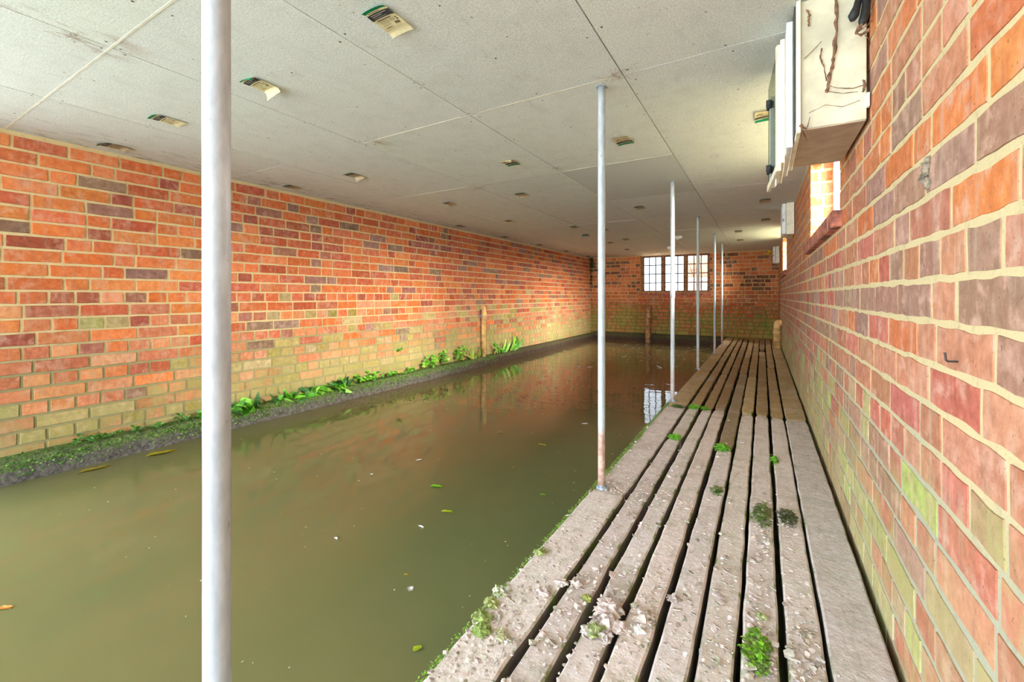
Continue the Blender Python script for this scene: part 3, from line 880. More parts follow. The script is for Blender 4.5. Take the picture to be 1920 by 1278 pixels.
# ------------------------------------------------------------------ windows
def build_far_window():
    root = empty('window_1', (-1.641, YF + .1, 1.05)); root['kind'] = 'structure'; root['label'] = 'leaded window of three casements in the end wall'
    o = Vector((1.641, -(YF + .1), -1.05))
    x0, x1, z0, z1 = -2.35, -.932, 1.05, ZC
    y0, y1 = YF + .05, YF + .12
    fr = MB(); t = .035
    fr.bbox(Vector((x0, y0, z0)) + o, Vector((x1, y1, z0 + t)) + o); fr.bbox(Vector((x0, y0, z1 - .022)) + o, Vector((x1, y1, z1 - .002)) + o)
    fr.bbox(Vector((x0, y0, z0 + t)) + o, Vector((x0 + .055, y1, z1 - .022)) + o); fr.bbox(Vector((x1 - t, y0, z0 + t)) + o, Vector((x1, y1, z1 - .022)) + o)
    fr.build('window_frame', [M['oak']], root)
    mulls = [(-1.895, -1.842), (-1.432, -1.385)]
    for a, b in mulls:
        mb = MB(); mb.bbox(Vector((a, y0 - .01, z0 + t)) + o, Vector((b, y1, z1 - .022)) + o); mb.build('mullion', [M['oak']], root)
    bays = [(x0 + .055, mulls[0][0]), (mulls[0][1], mulls[1][0]), (mulls[1][1], x1 - t)]
    for a, b in bays:
        mb = MB(); za, zb = z0 + t, z1 - .022; w = .009; ym = (y0 + y1) / 2
        for k in range(4):
            x = a + (b - a) * k / 3; e = .010 if k in (0, 3) else w
            xx = min(max(x, a + e), b - e)
            mb.box(Vector((xx - e, ym - .008, za)) + o, Vector((xx + e, ym + .008, zb)) + o)
        for k in range(5):
            z = za + (zb - za) * k / 4; e = .010 if k in (0, 4) else w
            zz = min(max(z, za + e), zb - e)
            mb.box(Vector((a, ym - .007, zz - e)) + o, Vector((b, ym + .007, zz + e)) + o)
        c = mb.build('casement', [M['iron']], root)
        mb = MB(); mb.poly([Vector(p) + o for p in ((a, ym, za), (b, ym, za), (b, ym, zb), (a, ym, zb))]); mb.build('pane', [M['glass']], c)
    for a in (-1.90, -1.375):
        mb = MB(); mb.tube([Vector((a, y0 - .012, 1.47)) + o, Vector((a + .02, y0 - .03, 1.475)) + o, Vector((a + .07, y0 - .03, 1.455)) + o], .008, 8)
        mb.build('handle', [M['iron']], root)
    mb = MB()
    for k in range(7):
        mb.bbox(Vector((x0 - .03 + k * .21, YF - .012, 1.005)) + o, Vector((x0 - .03 + k * .21 + .2, YF + .06, 1.048)) + o, .004)
    mb.build('window_sill', [M['sill']], root)
build_far_window()

def side_window(name, Wd, label):
    a, b, c, d = Wd
    root = empty(name, (XR + .13, (a + b) / 2, c)); root['kind'] = 'structure'; root['label'] = label
    o = Vector((-XR - .13, -(a + b) / 2, -c)); xa, xb = XR + .115, XR + .15
    mb = MB(); t = .035
    for lo, hi in (((xa, a, c), (xb, b, c + t)), ((xa, a, d - t), (xb, b, d)), ((xa, a, c + t), (xb, a + t, d - t)), ((xa, b - t, c + t), (xb, b, d - t)), ((xa, (a + b) / 2 - .02, c + t), (xb, (a + b) / 2 + .02, d - t))):
        mb.bbox(Vector(lo) + o, Vector(hi) + o)
    mb.build('window_frame', [M['white']], root)
    mb = MB(); xm = (xa + xb) / 2; mb.poly([Vector(p) + o for p in ((xm, a, c), (xm, b, c), (xm, b, d), (xm, a, d))]); mb.build('pane', [M['glass']], root)
    mb = MB(); n = 11
    for k in range(n):
        y = a - .05 + (b - a + .1) * k / n; w = (b - a + .1) / n - .008
        mb.bbox(Vector((XR - .034, y, c - .066)) + o, Vector((XR + .115, y + w, c - .001)) + o, .005)
    mb.build('window_sill', [M['sill']], root)
side_window('window_2', W1, 'window opening in the right wall beyond the cabinet')
side_window('window_3', W2, 'farther window opening in the right wall')

# ------------------------------------------------------------------ pipes
def pipe(name, loc, segs, rad, mat, label, collars, clip=None):
    root = empty(name, loc); tag(root, label, 'pipe')
    mb = MB(); mb.tube(segs, rad, 20); mb.build('tube', [M[mat]], root, smooth=True)
    for z in collars:
        mb = MB(); mb.tube([(0, 0, z - .03), (0, 0, z - .027), (0, 0, z + .027), (0, 0, z + .03)], [rad, rad + .007, rad + .007, rad], 20); mb.build('collar', [M[mat]], root, smooth=True)
    if clip:
        mb = MB(); mb.tube([(0, 0, clip - .012), (0, 0, clip + .012)], rad + .004, 20); mb.bbox((-.06, -.055, clip - .014), (-.01, .055, clip + .014), .002)
        mb.build('bracket', [M['galv']], root)
def elbow(z0, z1, d, r, n=6):
    p = [(0, 0, z0), (0, 0, z1 - r)]
    for k in range(1, n + 1):
        a = math.pi / 2 * k / n
        p.append((d[0] * r * (1 - math.cos(a)), d[1] * r * (1 - math.cos(a)), z1 - r + r * math.sin(a)))
    p.append((d[0] * (r + .03), d[1] * (r + .03), z1)); return p
pipe('drain_pipe', (.197, 7.9, ZD + .004), elbow(0, .40, (1, 0), .036), .05, 'pipe', 'tan drain pipe rising from the walkway and bending into the right wall', [.26])
pipe('drain_pipe', (XL + .052, 5.07, .12), elbow(0, .70, (-1, 0), .03), .036, 'pipe', 'tan drain pipe on the left wall above the fern clump', [.60], .58)
pipe('drain_pipe', (-2.14, YF - .16, -.2), elbow(0, .90, (0, 1), .08), .055, 'pipe2', 'brown stained pipe standing in the water below the far window', [.74])

# ------------------------------------------------------------------ small fixtures on the walls
mb = MB(); rng = random.Random(4)
for k in range(9): mb.rock((XR - .002 - rng.random() * .004, 1.07 + rng.uniform(-.006, .010), 1.188 + k * .006), .0075, rng, 0, flat=.9, n=10)
tag(mb.build('mud_nest', [M['nest']], smooth=True), 'grey dried mud nest stuck in a mortar joint of the right wall', 'nest')
mb = MB(); mb.tube([(XR + .01, .93, .883), (XR - .014, .93, .882), (XR - .016, .93, .884), (XR - .017, .931, .896)], .0016, 8)
tag(mb.build('nail', [M['iron']]), 'bent dark nail sticking out of the right wall mortar', 'nail')
mb = MB(); rng = random.Random(8)
for k in range(14): mb.rock((XR - .20 + rng.random() * .15, YF - .01, 1.78 + rng.random() * .06 + (k % 3) * .012), .03, rng, 0, flat=.9, n=9)
tag(mb.build('foam_blob', [M['foam']], smooth=True), 'yellow expanding foam blob at the top right of the end wall', 'foam')

# ------------------------------------------------------------------ plants on the ledge
G = [(112, 190, 48), (134, 208, 56), (92, 168, 44), (160, 220, 84), (74, 140, 44)]
def plant(name, y, spread, h, kind, label, seed, x=XL + .07, z=.122, group='plants along the mossy ledge', pal=G):
    rng = random.Random(seed); root = empty(name, (x, y, z)); tag(root, label, 'plant', group)
    mb = MB()
    if kind == 'broad':
        h *= 1.45
        for k in range(int(12 + spread * 90)):
            b = Vector((rng.uniform(-.02, .025), rng.uniform(-spread, spread), 0))
            a = rng.uniform(-2.2, 2.2); d = Vector((math.cos(a) * .7 + .15, math.sin(a) * 1.1, rng.uniform(-.1, 1.3)))
            mb.leaf(b, d, None, (rng.uniform(.2, 1.0), rng.uniform(-1, 1), rng.uniform(.1, 1.1)), h * rng.uniform(.4, .85), h * rng.uniform(.2, .3), rng.uniform(.2, 1.1), 0, L4(jitter(rng.choice(pal + [(54, 100, 44), (62, 116, 60)]), 14, rng)), 6, .1)
    elif kind == 'strap':
        for k in range(int(7 + spread * 30)):
            b = Vector((rng.uniform(-.02, .02), rng.uniform(-spread, spread), 0))
            a = rng.uniform(-1.7, 1.7); d = Vector((math.cos(a) * .4 + .15, math.sin(a) * .7, rng.uniform(.5, 1.6)))
            mb.leaf(b, d, None, (1.0, rng.uniform(-.5, .2), rng.uniform(.2, .9)), h * rng.uniform(.8, 1.4), h * .2, rng.uniform(.5, 1.9), 0, L4(jitter(rng.choice(pal), 14, rng)), 8, .0)
    else:
        for k in range(int(5 + spread * 36)):
            b = Vector((rng.uniform(-.02, .03), rng.uniform(-spread, spread), 0))
            tip = b + Vector((rng.uniform(-.03, .07), rng.uniform(-.05, .05), h * rng.uniform(.35, 1)))
            st = MB(); st.tube([b, b.lerp(tip, .5) + Vector((.006, 0, .004)), tip], [.0022, .0018, .0012], 5, 0, L4((96, 116, 48))); st.build('stem', [M['leaf']], root)
            for q in range(10 if kind == 'bushy' else 12):
                t = rng.uniform(.3, 1); p = b.lerp(tip, t); a = rng.uniform(0, 6.28)
                s_ = rng.uniform(.022, .042) if kind == 'bushy' else rng.uniform(.012, .022)
                mb.leaf(p, (math.cos(a), math.sin(a), rng.uniform(-.1, .8)), None, (rng.uniform(.2, 1.0), rng.uniform(-.8, .6), rng.uniform(.2, 1.0)), s_ * 1.25, s_ * .95, rng.uniform(.1, .9), 0, L4(jitter(rng.choice(pal), 16, rng)), 3, .0)
    mb.build('foliage', [M['leaf']], root)
YG = [(150, 176, 60), (178, 184, 80), (120, 150, 52)]
plant('leafy_plant', 1.50, .03, .07, 'bushy', 'small leafy sprig just left of the nearest pole on the ledge', 1)
plant('leafy_plant', 1.79, .10, .135, 'broad', 'broad glossy leaves, first clump right of the nearest pole', 2)
plant('leafy_plant', 2.10, .11, .10, 'broad', 'low broad-leaved clump second to the right of the nearest pole', 3)
plant('leafy_plant', 2.36, .11, .115, 'broad', 'broad-leaved clump in the middle of the row on the ledge', 4)
plant('leafy_plant', 2.64, .13, .15, 'broad', 'tallest broad-leaved clump with pale upright leaves before the small-leaved run', 5)
plant('leafy_plant', 2.95, .11, .085, 'bushy', 'small-leaved low plant right after the broad-leaved clumps', 6)
plant('leafy_plant', 3.25, .12, .07, 'tiny', 'low run of tiny leaves midway to the bushy clump', 7)
plant('leafy_plant', 3.52, .12, .075, 'tiny', 'low run of tiny leaves just before the bushy clump', 8)
plant('leafy_plant', 4.02, .24, .20, 'bushy', 'big bright bushy clump on the ledge left of the drain pipe', 9)
plant('leafy_plant', 4.47, .07, .22, 'bushy', 'upright sprig between the bushy clump and the drain pipe', 10)
plant('leafy_plant', 4.82, .12, .16, 'strap', 'yellowish grassy tuft beside the foot of the left drain pipe', 11, pal=YG)
plant('fern', 5.52, .13, .20, 'strap', 'long-leaved fern just right of the left drain pipe', 12)
plant('fern', 5.88, .12, .24, 'strap', 'arching strap-leaved fern, farthest plant on the ledge', 13)
plant('leafy_plant', .93, .09, .05, 'tiny', 'low mossy plant nearest the left edge of the photo', 14, pal=[(84, 140, 54), (66, 116, 46), (110, 160, 70)])
plant('leafy_plant', 1.27, .14, .055, 'tiny', 'low creeping plant on the ledge left of the nearest pole', 15, pal=[(84, 140, 54), (66, 116, 46), (110, 160, 70)])
plant('wall_fern', 3.43, .01, .04, 'tiny', 'tiny fern growing from a joint high above the ledge plants', 16, XL + .012, .375)
mb = MB(); rng = random.Random(2)
mb.leaf((0, 0, 0), (.2, .5, 1), None, (0, -1, .3), .26, .035, 1.3, 0, L4((196, 176, 110)), 8, 0)
mb.leaf((0, .02, 0), (.25, .3, 1), None, (0, -1, .3), .2, .03, 1.1, 0, L4((176, 168, 120)), 8, 0)
tag(mb.build('dead_leaf', [M['leaf']], loc=(XL + .06, 5.33, .122)), 'bent dry straw-coloured leaf standing by the left drain pipe', 'leaf')
# greenery hanging in the far corner
mb = MB(); rng = random.Random(6)
for k in range(90):
    z = ZC - rng.random() ** 1.5 * .6; a = rng.uniform(0, 6.28); r = .06 * (1 - (ZC - z) / .7)
    mb.leaf((XL + .02 + rng.random() * r, YF - .03 - rng.random() * r, z), (math.cos(a) * .5 + .3, math.sin(a) * .5 - .3, rng.uniform(-.8, .2)), None, (0, 0, 1), .06, .035, .7, 0, L4(jitter(rng.choice([(86, 98, 40), (110, 104, 50), (66, 74, 34)]), 10, rng)), 3)
tag(mb.build('ivy', [M['leaf']]), 'dull green creeper hanging down the far left corner', 'ivy')

# moss carpet on the ledge and on the walkway edge
def scatter_moss(name, spots, label, pal, seed, size=(.006, .016)):
    rng = random.Random(seed); mb = MB()
    for (fn, n) in spots:
        for _ in range(n):
            p, up = fn(rng)
            a = rng.uniform(0, 6.28); s_ = rng.uniform(*size)
            mb.leaf(p, (math.cos(a), math.sin(a), rng.uniform(.1, 1.0)), None, up, s_, s_ * .7, .6, 0, L4(jitter(rng.choice(pal), 14, rng)), 2, 0)
    return tag(mb.build(name, [M['moss']]), label, 'moss', kind='stuff')
dense = lambda y: mnoise.noise(Vector((y * 3.2, 1, 4)))
def curb_pt(rng):
    while True:
        y = rng.uniform(.3, 5.6)
        if dense(y) + .35 - max(0, y - 3.6) * .22 > rng.random() * .6 - .1: break
    q = rng.random()
    if q < .55: return Vector((XL + rng.uniform(.02, .1), y, .126 + rng.random() * .006)), (0, 0, 1)
    return Vector((XL + .116 + rng.uniform(0, .004), y, .11 - rng.random() ** 1.4 * .085)), (1, 0, .3)
scatter_moss('moss', [(curb_pt, 6500)], 'dark green moss creeping over the ledge under the left wall', [(80, 124, 46), (106, 150, 60), (60, 96, 38), (130, 160, 84)], 31)
def edge_pt(rng):
    while True:
        y = rng.uniform(.55, 3.5)
        w = .25 + max(0, mnoise.noise(Vector((y * 4.5, 3, 9)))) * 1.3
        if 1.85 < y < 3.45: w += .35
        if rng.random() < w: break
    wd = .012 + (.035 if 1.95 < y < 2.9 else .012) * max(0, mnoise.noise(Vector((y * 9, 2, 2))) + .4)
    return Vector((-.636 + rng.random() ** 1.5 * wd, y, ZD + rng.uniform(-.018, .003))), (0, 0, 1)
scatter_moss('moss', [(edge_pt, 7000)], 'bright green moss fringe along the water edge of the walkway', [(126, 172, 60), (108, 150, 56), (150, 180, 92), (136, 146, 100)], 33, (.004, .009))

def moss_clump(x, y, rx, ry, label, seed, n=260, pal=((128, 206, 62), (102, 178, 48), (150, 214, 84))):
    rng = random.Random(seed); mb = MB()
    for _ in range(n):
        a = rng.uniform(0, 6.28); r = rng.random() ** .6
        px, py = rx * r * math.cos(a), ry * r * math.sin(a)
        z = .012 * (1 - r * r) * rng.uniform(.5, 1)
        b = rng.uniform(0, 6.28); s_ = rng.uniform(.008, .018)
        mb.leaf((px, py, z), (math.cos(b), math.sin(b), rng.uniform(.2, 1.2)), None, (0, 0, 1), s_, s_ * .75, .8, 0, L4(jitter(rng.choice(pal), 14, rng)), 2, 0)
    for _ in range(8):
        a = rng.uniform(0, 6.28); r = rng.random() * .6
        mb.rock((rx * r * math.cos(a), ry * r * math.sin(a), .0), .012, rng, 0, L4((70, 110, 40)), .5)
    o = mb.build('moss_clump', [M['moss']], loc=(x, y, ZD)); tag(o, label, 'moss', 'moss clumps on the walkway')
dull = ((112, 128, 70), (92, 112, 56), (136, 146, 100))
moss_clump(-.438, 2.615, .036, .05, 'bright moss clump in the joint of the second plank, beyond the second pole', 1)
moss_clump(-.188, 2.56, .036, .07, 'bright moss clump across the fifth plank where a short piece ends', 2)
moss_clump(-.438, 3.40, .036, .08, 'bright green moss on the second plank joint beside the third pole', 3)
moss_clump(-.545, 3.36, .05, .04, 'dull moss line along the first plank joint at the foot of the third pole', 4, 160, dull)
moss_clump(-.362, 3.39, .024, .05, 'small moss patch on the third plank joint near the third pole', 5, 110)
moss_clump(-.012, 1.135, .030, .07, 'bright mossy patch with flakes at the bottom of the photo on the seventh plank', 6, 240, ((118, 178, 48), (140, 176, 70), (110, 140, 70)))
moss_clump(-.004, 1.85, .032, .10, 'dull green moss patch on the seventh plank, midway down the near walkway', 7, 260, dull)
moss_clump(.078, 1.88, .03, .07, 'dark grey-green moss patch on the eighth plank next to a gap', 8, 200, ((98, 104, 72), (78, 88, 58), (120, 120, 100)))
moss_clump(.050, 2.50, .010, .07, 'thin moss strip on the left edge of the eighth plank', 9, 80)
moss_clump(-.166, 1.98, .02, .05, 'faint sparse moss on the fifth plank near the gap, left of the dull patch', 10, 70, dull)

# ------------------------------------------------------------------ crumbled mortar and flakes on the walkway
PK = [(202, 186, 178), (190, 176, 168), (176, 164, 156), (214, 202, 194), (168, 162, 150), (184, 176, 160)]
def deck_debris():
    rng = random.Random(77); mb = MB()
    spans = [(-.634, -.490), (-.474, -.401), (-.385, -.317), (-.301, -.229), (-.213, -.142), (-.126, -.056), (-.040, .031), (.047, .119), (.135, .252)]
    clusters = [(-.6, .95, .05, .12, 150), (-.56, .87, .06, .08, 130), (-.33, 1.07, .07, .09, 120), (-.25, 1.1, .05, .1, 90), (0, 1.13, .04, .1, 170), (.09, 1.14, .03, .08, 150),
                (-.15, 1.2, .08, .15, 90), (-.45, 1.13, .05, .08, 50), (-.08, 1.3, .06, .12, 60), (0, 1.4, .03, .2, 70), (.0, 1.8, .03, .12, 60), (.08, 1.88, .03, .08, 60), (-.41, 1.79, .12, .04, 110), (-.59, 1.2, .04, .15, 80)]
    pts = []
    for cx, cy, sx, sy, n in clusters:
        for _ in range(n): pts.append((rng.gauss(cx, sx), rng.gauss(cy, sy)))
    for _ in range(1900): pts.append((rng.uniform(-.63, .13), .5 + abs(rng.gauss(0, .75))))
    for x, y in pts:
        if not any(a + .003 < x < b - .003 for a, b in spans): continue
        if x > .13 and rng.random() < .8: continue
        s_ = rng.uniform(.0018, .0065) * (1 if rng.random() < .93 else 1.9)
        c = jitter(rng.choice(PK), 10, rng)
        if rng.random() < .55:
            mb.rock((x, y, ZD + s_ * .15), s_, rng, 0, L4(c), .45, 5, .4)
        else:
            a = rng.uniform(0, 6.28)
            k = rng.randrange(4, 7); tx, ty = rng.uniform(-.5, .5), rng.uniform(-.5, .5)
            q = [(s_ * rng.uniform(.7, 1.5) * math.cos(a + 6.283 * t / k), s_ * rng.uniform(.7, 1.5) * math.sin(a + 6.283 * t / k)) for t in range(k)]
            top = [(x + u, y + v, ZD + .0035 + u * tx + v * ty) for u, v in q]; bot = [(x + u, y + v, ZD + .001 + u * tx + v * ty) for u, v in q]
            mb.poly(top, 0, L4(c))
            for t in range(k): mb.poly([bot[t], bot[(t + 1) % k], top[(t + 1) % k], top[t]], 0, L4(c))
    tag(mb.build('debris', [M['stone']]), 'scatter of pinkish grey grit and lime flakes over the near walkway planks', 'debris', kind='stuff')
deck_debris()
LUMP = [
 (-.345, 1.085, .034, 'largest crumbled mortar lump, at the back of the heap across the third plank', PK[0]),
 (-.335, 1.045, .030, 'wrinkled mortar lump in the middle of the heap on the third plank', PK[1]),
 (-.350, 1.005, .022, 'mortar lump with green moss on the near end of the heap', (150, 160, 110)),
 (-.305, 1.04, .022, 'smooth flat mortar lump on the right of the heap', PK[3]),
 (-.262, 1.105, .028, 'pale rounded flake lying on the fourth plank behind the heap', PK[0]),
 (-.260, 1.06, .016, 'small white lump on the fourth plank right of the heap', (226, 222, 218)),
 (-.322, 1.0, .020, 'pointed grey lump at the near right end of the heap', PK[2]),
 (-.458, 1.14, .018, 'small lump on the edge of the second plank gap left of the heap', PK[0]),
 (-.52, 1.055, .020, 'flat pink lump alone on the first plank', PK[1]),
 (-.492, 1.12, .016, 'curled flake at the right edge of the first plank', PK[3]),
 (-.61, 1.22, .020, 'greenish lump on the water edge of the walkway, above the row of edge lumps', (166, 170, 120)),
 (-.625, 1.0, .022, 'pale flat flake on the water edge, topmost of the row of edge lumps', (206, 208, 188)),
 (-.622, .95, .020, 'mossy lump on the water edge, second of the row of edge lumps', (160, 166, 110)),
 (-.615, .895, .024, 'mossy lump on the water edge, in the middle of the row of edge lumps', (140, 156, 90)),
 (-.59, .86, .022, 'large mossy lump on the water edge, nearest in the row of edge lumps', (132, 152, 80)),
 (-.545, .875, .018, 'pale mossy flake on the first plank beside the edge lumps', (180, 180, 140)),
 (-.462, .76, .02, 'rounded lump at the lower edge of the photo on the second plank', PK[3]),
 (-.41, 1.10, .014, 'yellow-green mossy lump on the second plank', (150, 152, 84)),
 (-.208, 1.215, .016, 'grey flaky lump on the fourth plank behind the heap', PK[2]),
 (.012, 1.648, .010, 'pair-like white lump on the seventh plank below the dull moss', (220, 216, 208)),
 (-.003, 1.262, .013, 'green-edged flake on the seventh plank above the bright moss', (170, 180, 130)),
 (-.372, .99, .014, 'thin curved flake in front of the heap on the third plank', (214, 208, 200)),
]
for i, (x, y, r, lb, c) in enumerate(LUMP):
    rng = random.Random(300 + i); mb = MB()
    c = tuple(v * .97 for v in c); ms = L4((122, 138, 70)) if c[1] > c[0] else None
    mb.rock((0, 0, r * .22), r * .8, rng, 0, L4(jitter(c, 5, rng)), .5, 12, .5, .1, ms)
    for _ in range(9):
        a = rng.uniform(0, 6.28); q = rng.uniform(.4, .95)
        mb.rock((math.cos(a) * r * q, math.sin(a) * r * q, r * .12), r * rng.uniform(.18, .42), rng, 0, L4(jitter(c, 14, rng)), .45, 8, .5, .15, ms)
    for _ in range(5):
        a = rng.uniform(0, 6.28); e = rng.uniform(0, 6.28)
        mb.leaf((math.cos(a) * r * .5, math.sin(a) * r * .5, r * .3), (math.cos(e), math.sin(e), rng.uniform(-.1, .5)), None, (0, 0, 1), r * .8, r * .6, .5, 0, L4(jitter(c, 12, rng)), 3, 0)
    tag(mb.build('mortar_lump', [M['stone']], loc=(x, y, ZD + .001)), lb, 'mortar lump', 'crumbled lumps on the walkway')

# ------------------------------------------------------------------ things floating on the water
def floater(name, x, y, ang, Ln, W, c, label, cat, kind='leaf', grp=None, z=.002):
    mb = MB(); rng = random.Random(int(abs(x * 1000) + y * 77))
    if kind == 'leaf':
        d = (math.cos(ang), math.sin(ang), 0.05)
        mb.leaf((-Ln / 2 * d[0], -Ln / 2 * d[1], z), d, None, (0, 0, 1), Ln, W, .12, 0, L4(c), 7, .0, .3)
        mb.leaf((0, 0, z + .001), (math.cos(ang + .35), math.sin(ang + .35), .05), None, (0, 0, 1), Ln * .5, W * .8, .1, 0, L4(jitter(c, 10, rng)), 4, .0, .3)
        mb.leaf((0, 0, z + .001), (-math.cos(ang - .35), -math.sin(ang - .35), .05), None, (0, 0, 1), Ln * .45, W * .8, .1, 0, L4(jitter(c, 10, rng)), 4, .0, .3)
    elif kind == 'feather':
        d = (math.cos(ang), math.sin(ang), 0.02)
        mb.leaf((-Ln / 2 * d[0], -Ln / 2 * d[1], z), d, None, (0, 0, 1), Ln, W, -.3, 0, L4(c), 8, .1, .5)
        mb.tube([(-Ln * .65 * d[0], -Ln * .65 * d[1], z), (Ln * .4 * d[0], Ln * .4 * d[1], z + .003)], .0006, 5, 0, L4((236, 232, 226)))
    elif kind == 'seed':
        for k in range(22):
            a = k * .2856; mb.leaf((0, 0, z), (math.cos(a), math.sin(a), rng.uniform(.05, .6)), None, (0, 0, 1), Ln * .5 * rng.uniform(.6, 1), W * .12, 0, 0, L4(c), 2, 0)
    o = mb.build(name, [M['float']], loc=(x, y, 0)); tag(o, label, cat, grp)
gL, gF = 'leaves floating on the water', 'feathers floating on the water'
LV, YL, WH = (120, 176, 34), (168, 182, 40), (240, 240, 244)
floater('floating_leaf', -1.452, 1.70, .3, .065, .03, LV, 'bright green pointed leaf floating mid-water, upper of the two big ones', 'leaf', grp=gL)
floater('floating_leaf', -1.241, 1.527, .35, .055, .022, YL, 'yellow-green strip of leaf floating below the pointed green leaf', 'leaf', grp=gL)
floater('floating_leaf', -.83, .893, .9, .026, .018, YL, 'small yellow-green leaf near the bottom edge beside the walkway', 'leaf', grp=gL)
floater('floating_leaf', -.938, 1.899, .2, .028, .014, LV, 'small green leaf floating left of the second pole foot', 'leaf', grp=gL)
floater('floating_leaf', -1.085, 1.11, .4, .018, .008, (176, 150, 40), 'tiny orange-brown leaf floating above the white seed tuft', 'leaf', grp=gL)
floater('floating_leaf', -1.814, 1.764, .1, .025, .012, (128, 116, 40), 'dull brown leaf floating left of the green pointed leaf', 'leaf', grp=gL)
floater('floating_leaf', -2.06, .35, .5, .04, .018, (206, 140, 52), 'orange leaf floating at the left edge of the photo', 'leaf', grp=gL)
floater('floating_leaf', -1.257, 2.537, .0, .06, .016, (176, 170, 40), 'yellow leaf strip floating left of the second pole, middle distance', 'leaf', grp=gL)
floater('floating_leaf', -1.632, 2.611, .5, .05, .01, (150, 140, 52), 'thin curled yellowish leaf floating left of the yellow strip', 'leaf', grp=gL)
floater('floating_leaf', -3.24, 1.195, 1.2, .16, .055, (148, 138, 30), 'yellow leaf half sunk against the ledge left of the nearest pole', 'leaf', grp=gL, z=.0012)
floater('floating_leaf', -3.27, .894, 1.35, .14, .04, (140, 124, 30), 'sunken yellow leaf by the ledge nearest the left edge', 'leaf', grp=gL, z=.0012)
floater('feather', -1.49, 1.129, -.3, .03, .011, WH, 'white feather floating low at the left, near the nearest pole', 'feather', 'feather', gF)
floater('feather', -1.252, 1.37, -.25, .038, .010, WH, 'slim white feather floating below the yellow-green leaf strip', 'feather', 'feather', gF)
floater('feather', -1.776, 1.924, .7, .034, .010, WH, 'grey-white feather floating above the green pointed leaf', 'feather', 'feather', gF)
floater('feather', -1.858, 1.637, .2, .018, .01, WH, 'small round white feather left of the green pointed leaf', 'feather', 'feather', gF)
floater('feather', -1.178, 3.116, .2, .045, .014, WH, 'white feather floating just left of the second pole, middle distance', 'feather', 'feather', gF)
floater('feather', -2.209, 5.574, 1.0, .09, .05, WH, 'fluffy white feather floating far back left of the second pole', 'feather', 'seed', gF)
floater('feather', -1.235, 6.094, 2.4, .12, .03, WH, 'white feather floating far back between the third and fourth poles', 'feather', 'feather', gF)
floater('feather', -2.05, 5.63, .4, .08, .02, (226, 214, 200), 'pinkish feather floating far back beside the second pole', 'feather', 'feather', gF)
floater('seed_tuft', -1.019, 1.063, 0, .03, .02, WH, 'white star-shaped seed tuft floating low in the middle', 'seed tuft', 'seed')
def specks():
    rng = random.Random(15); mb = MB()
    for _ in range(150):
        y = .6 + rng.random() ** 1.3 * 5; x = rng.uniform(-3.2, -.7)
        s_ = rng.uniform(.0015, .004) * (1 + y * .12); a = rng.uniform(0, 6.28)
        mb.leaf((x, y, .0015), (math.cos(a), math.sin(a), .02), None, (0, 0, 1), s_ * 2.2, s_, .1, 0, L4(rng.choice([(226, 220, 190), (200, 190, 130), (236, 234, 224), (170, 160, 80)])), 2)
    for _ in range(130):
        y = rng.uniform(6.2, 9.35); x = rng.uniform(-2.4, -.75) if rng.random() < .8 else rng.uniform(-3.2, -.8)
        s_ = rng.uniform(.006, .02); a = rng.uniform(-.5, .5)
        mb.leaf((x, y, .0015), (math.cos(a), math.sin(a), .02), None, (0, 0, 1), s_ * 3, s_ * 1.3, .1, 0, L4(rng.choice([(206, 214, 206), (150, 190, 120), (190, 196, 180)])), 2)
    tag(mb.build('floating_debris', [M['float']]), 'tiny pale specks and petals drifting on the water', 'debris', kind='stuff')
specks()

# ------------------------------------------------------------------ outside the far window
mb = MB(); mb.poly([(-14, YF + .25, .55), (9, YF + .25, .55), (9, 30, .55), (-14, 30, .55)])
structure(mb.build('ground', [simple('sunlit paving', (214, 172, 128), .9, var=.12, scale=3)]), 'sunny paved ground outside the end window')
mb = MB(); rng = random.Random(40)
co = lambda s, z, k, h, r: L4(jitter(r.choice([(214, 158, 140), (206, 150, 134), (222, 172, 152)]), 8, r), .1)
add_bricks(mb, (0, 10.7, 0), (1, 0, 0), (0, -1, 0), -1.5, 2.5, .55, 2.6, [], lambda i: 'X', co, rng, 1, .002)
backing(mb, (0, 10.7, 0), (1, 0, 0), (0, -1, 0), -1.5, 2.5, .5, 2.6, [], .3)
mb.box((-1.4, YF + .23, 2.45), (2.6, 10.7, 2.6), 1)  # unseen slab added over the gap to shade this house wall
structure(mb.build('wall_outside', [M['brick_right'], M['mortar_right']]), 'pale pink brick house wall seen through the far window')
mb = MB(); mb.tube([(-1.575, 10.62, .545), (-1.575, 10.62, 2.6)], .05, 14)
tag(mb.build('downpipe', [M['white']], smooth=True), 'pale downpipe at the house corner outside the far window', 'pipe')
def bush(x, y, r, h, label, seed):
    rng = random.Random(seed); mb = MB()
    for _ in range(500):
        a = rng.uniform(0, 6.28); q = rng.random() ** .5; b = rng.uniform(0, 6.28)
        mb.leaf((r * q * math.cos(a), r * q * math.sin(a), h * rng.random() * (1.1 - q * .6)), (math.cos(b), math.sin(b), rng.uniform(-.2, .9)), None, (0, 0, 1), .09, .05, .6, 0, L4(jitter(rng.choice([(120, 160, 70), (150, 180, 96), (96, 140, 60)]), 14, rng)), 3)
    tag(mb.build('garden_bush', [M['leaf']], loc=(x, y, .545)), label, 'bush')
bush(-1.78, 10.6, .16, .62, 'green bush outside the middle of the far window', 1)
bush(-1.2, 10.35, .16, .58, 'green bush outside the right casement of the far window', 2)
def twig(x, y, label, seed, h=1.0):
    rng = random.Random(seed); mb = MB()
    for k in range(5):
        a = rng.uniform(-.8, .8)
        mb.tube([(0, 0, 0), (a * .15, .02, h * .4), (a * .5, 0, h * rng.uniform(.7, 1.1))], [.01, .007, .004], 6)
    tag(mb.build('garden_twig', [M['iron']], loc=(x, y, .545)), label, 'bare shrub')
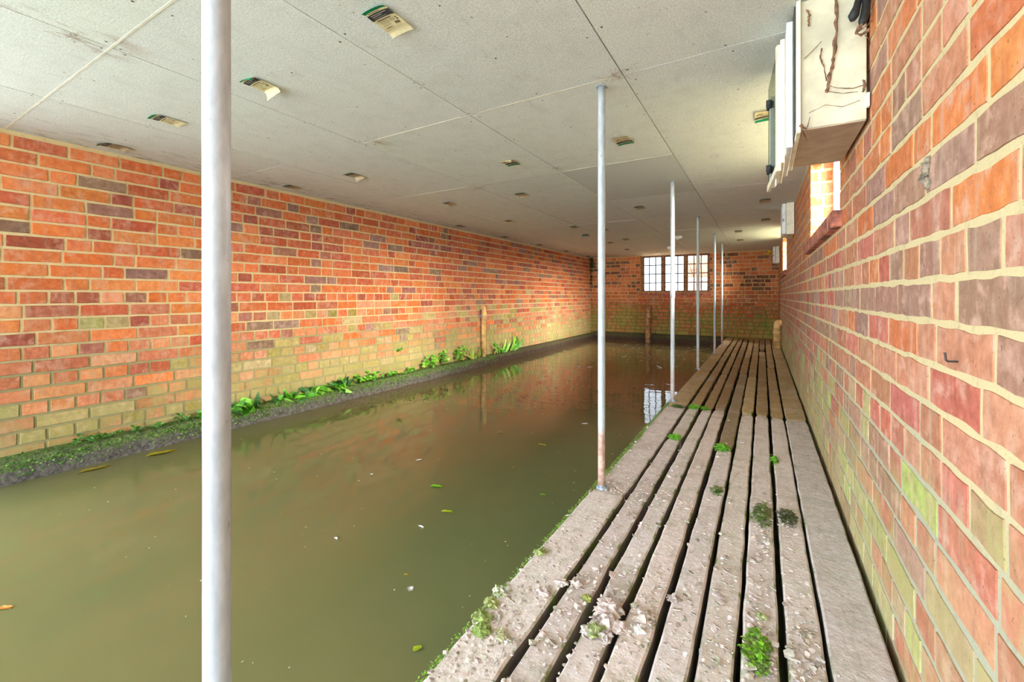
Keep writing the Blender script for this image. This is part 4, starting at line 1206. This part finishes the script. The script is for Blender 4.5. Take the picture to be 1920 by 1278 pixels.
twig(-1.1, 10.3, 'bare branching shrub behind the right casement of the far window', 3, 1.3)
twig(-2.25, 10.7, 'thin bare twigs behind the left casement of the far window', 4, .85)

# ------------------------------------------------------------------ light
w = bpy.data.worlds.new('sky'); bpy.context.scene.world = w; w.use_nodes = True
wt = w.node_tree; bg = wt.nodes['Background']; bg.inputs[0].default_value = (.84, .95, 1.08, 1)
tc = wt.nodes.new('ShaderNodeTexCoord'); sx = wt.nodes.new('ShaderNodeSeparateXYZ'); mr = wt.nodes.new('ShaderNodeMapRange')
wt.links.new(tc.outputs['Generated'], sx.inputs[0]); wt.links.new(sx.outputs[1], mr.inputs[0]); wt.links.new(mr.outputs[0], bg.inputs[1])
mr.inputs[1].default_value = -.3; mr.inputs[2].default_value = .5; mr.inputs[3].default_value = 14; mr.inputs[4].default_value = 2.6   # brighter sky on the open side

def area(name, loc, target, sx, sy, power, col):
    l = bpy.data.lights.new(name, 'AREA'); l.shape = 'RECTANGLE'; l.size = sx; l.size_y = sy; l.energy = power; l.color = col
    o = bpy.data.objects.new(name, l); C.objects.link(o); o.location = loc
    o.rotation_euler = (Vector(target) - Vector(loc)).to_track_quat('-Z', 'Y').to_euler()
    return o
area('daylight_fill_near', (2.4, 2.3, 2.25), (-3.4, 3.2, .95), 1.6, .7, 860, (1, .93, .82))  # added area lamp outside the near opening, boosting its daylight on the left wall
area('daylight_fill_far', (2.4, 6.9, 2.25), (-3.4, 7.2, .95), 1.6, .7, 1100, (1, .94, .86))  # added area lamp outside the farther opening, lifting the deep interior
area('daylight_fill_end', (-1.6, 11.2, 2.9), (-1.7, 9.0, 1.2), 1.6, .8, 420, (1, .92, .8))  # added area lamp above the end window, out of view, extra to the sky
s = bpy.data.lights.new('sun', 'SUN'); s.energy = 6; s.angle = .03; s.color = (1, .9, .74)
so = bpy.data.objects.new('sun', s); C.objects.link(so); so.rotation_euler = Vector((-.35, -.55, -.76)).to_track_quat('-Z', 'Y').to_euler()

# ------------------------------------------------------------------ camera
cam = bpy.data.cameras.new('camera'); co_ = bpy.data.objects.new('camera', cam); C.objects.link(co_)
cam.sensor_width = 36; cam.lens = 800 / 1920 * 36; cam.shift_y = -84 / 1920; cam.clip_start = .01
co_.location = (0, 0, H); co_.rotation_euler = (math.radians(90), 0, math.radians(30.43))
sc = bpy.context.scene; sc.camera = co_
sc.view_settings.view_transform = 'Standard'; sc.view_settings.look = 'None'; sc.view_settings.gamma = 1; sc.view_settings.exposure = 0.2
sc.cycles.max_bounces = 12; sc.cycles.diffuse_bounces = 7; sc.cycles.transparent_max_bounces = 12
sc.cycles.use_denoising = True
sc.cycles.sample_clamp_indirect = 6
sc.cycles.caustics_reflective = True; sc.cycles.blur_glossy = 1.0; sc.cycles.caustics_refractive = False
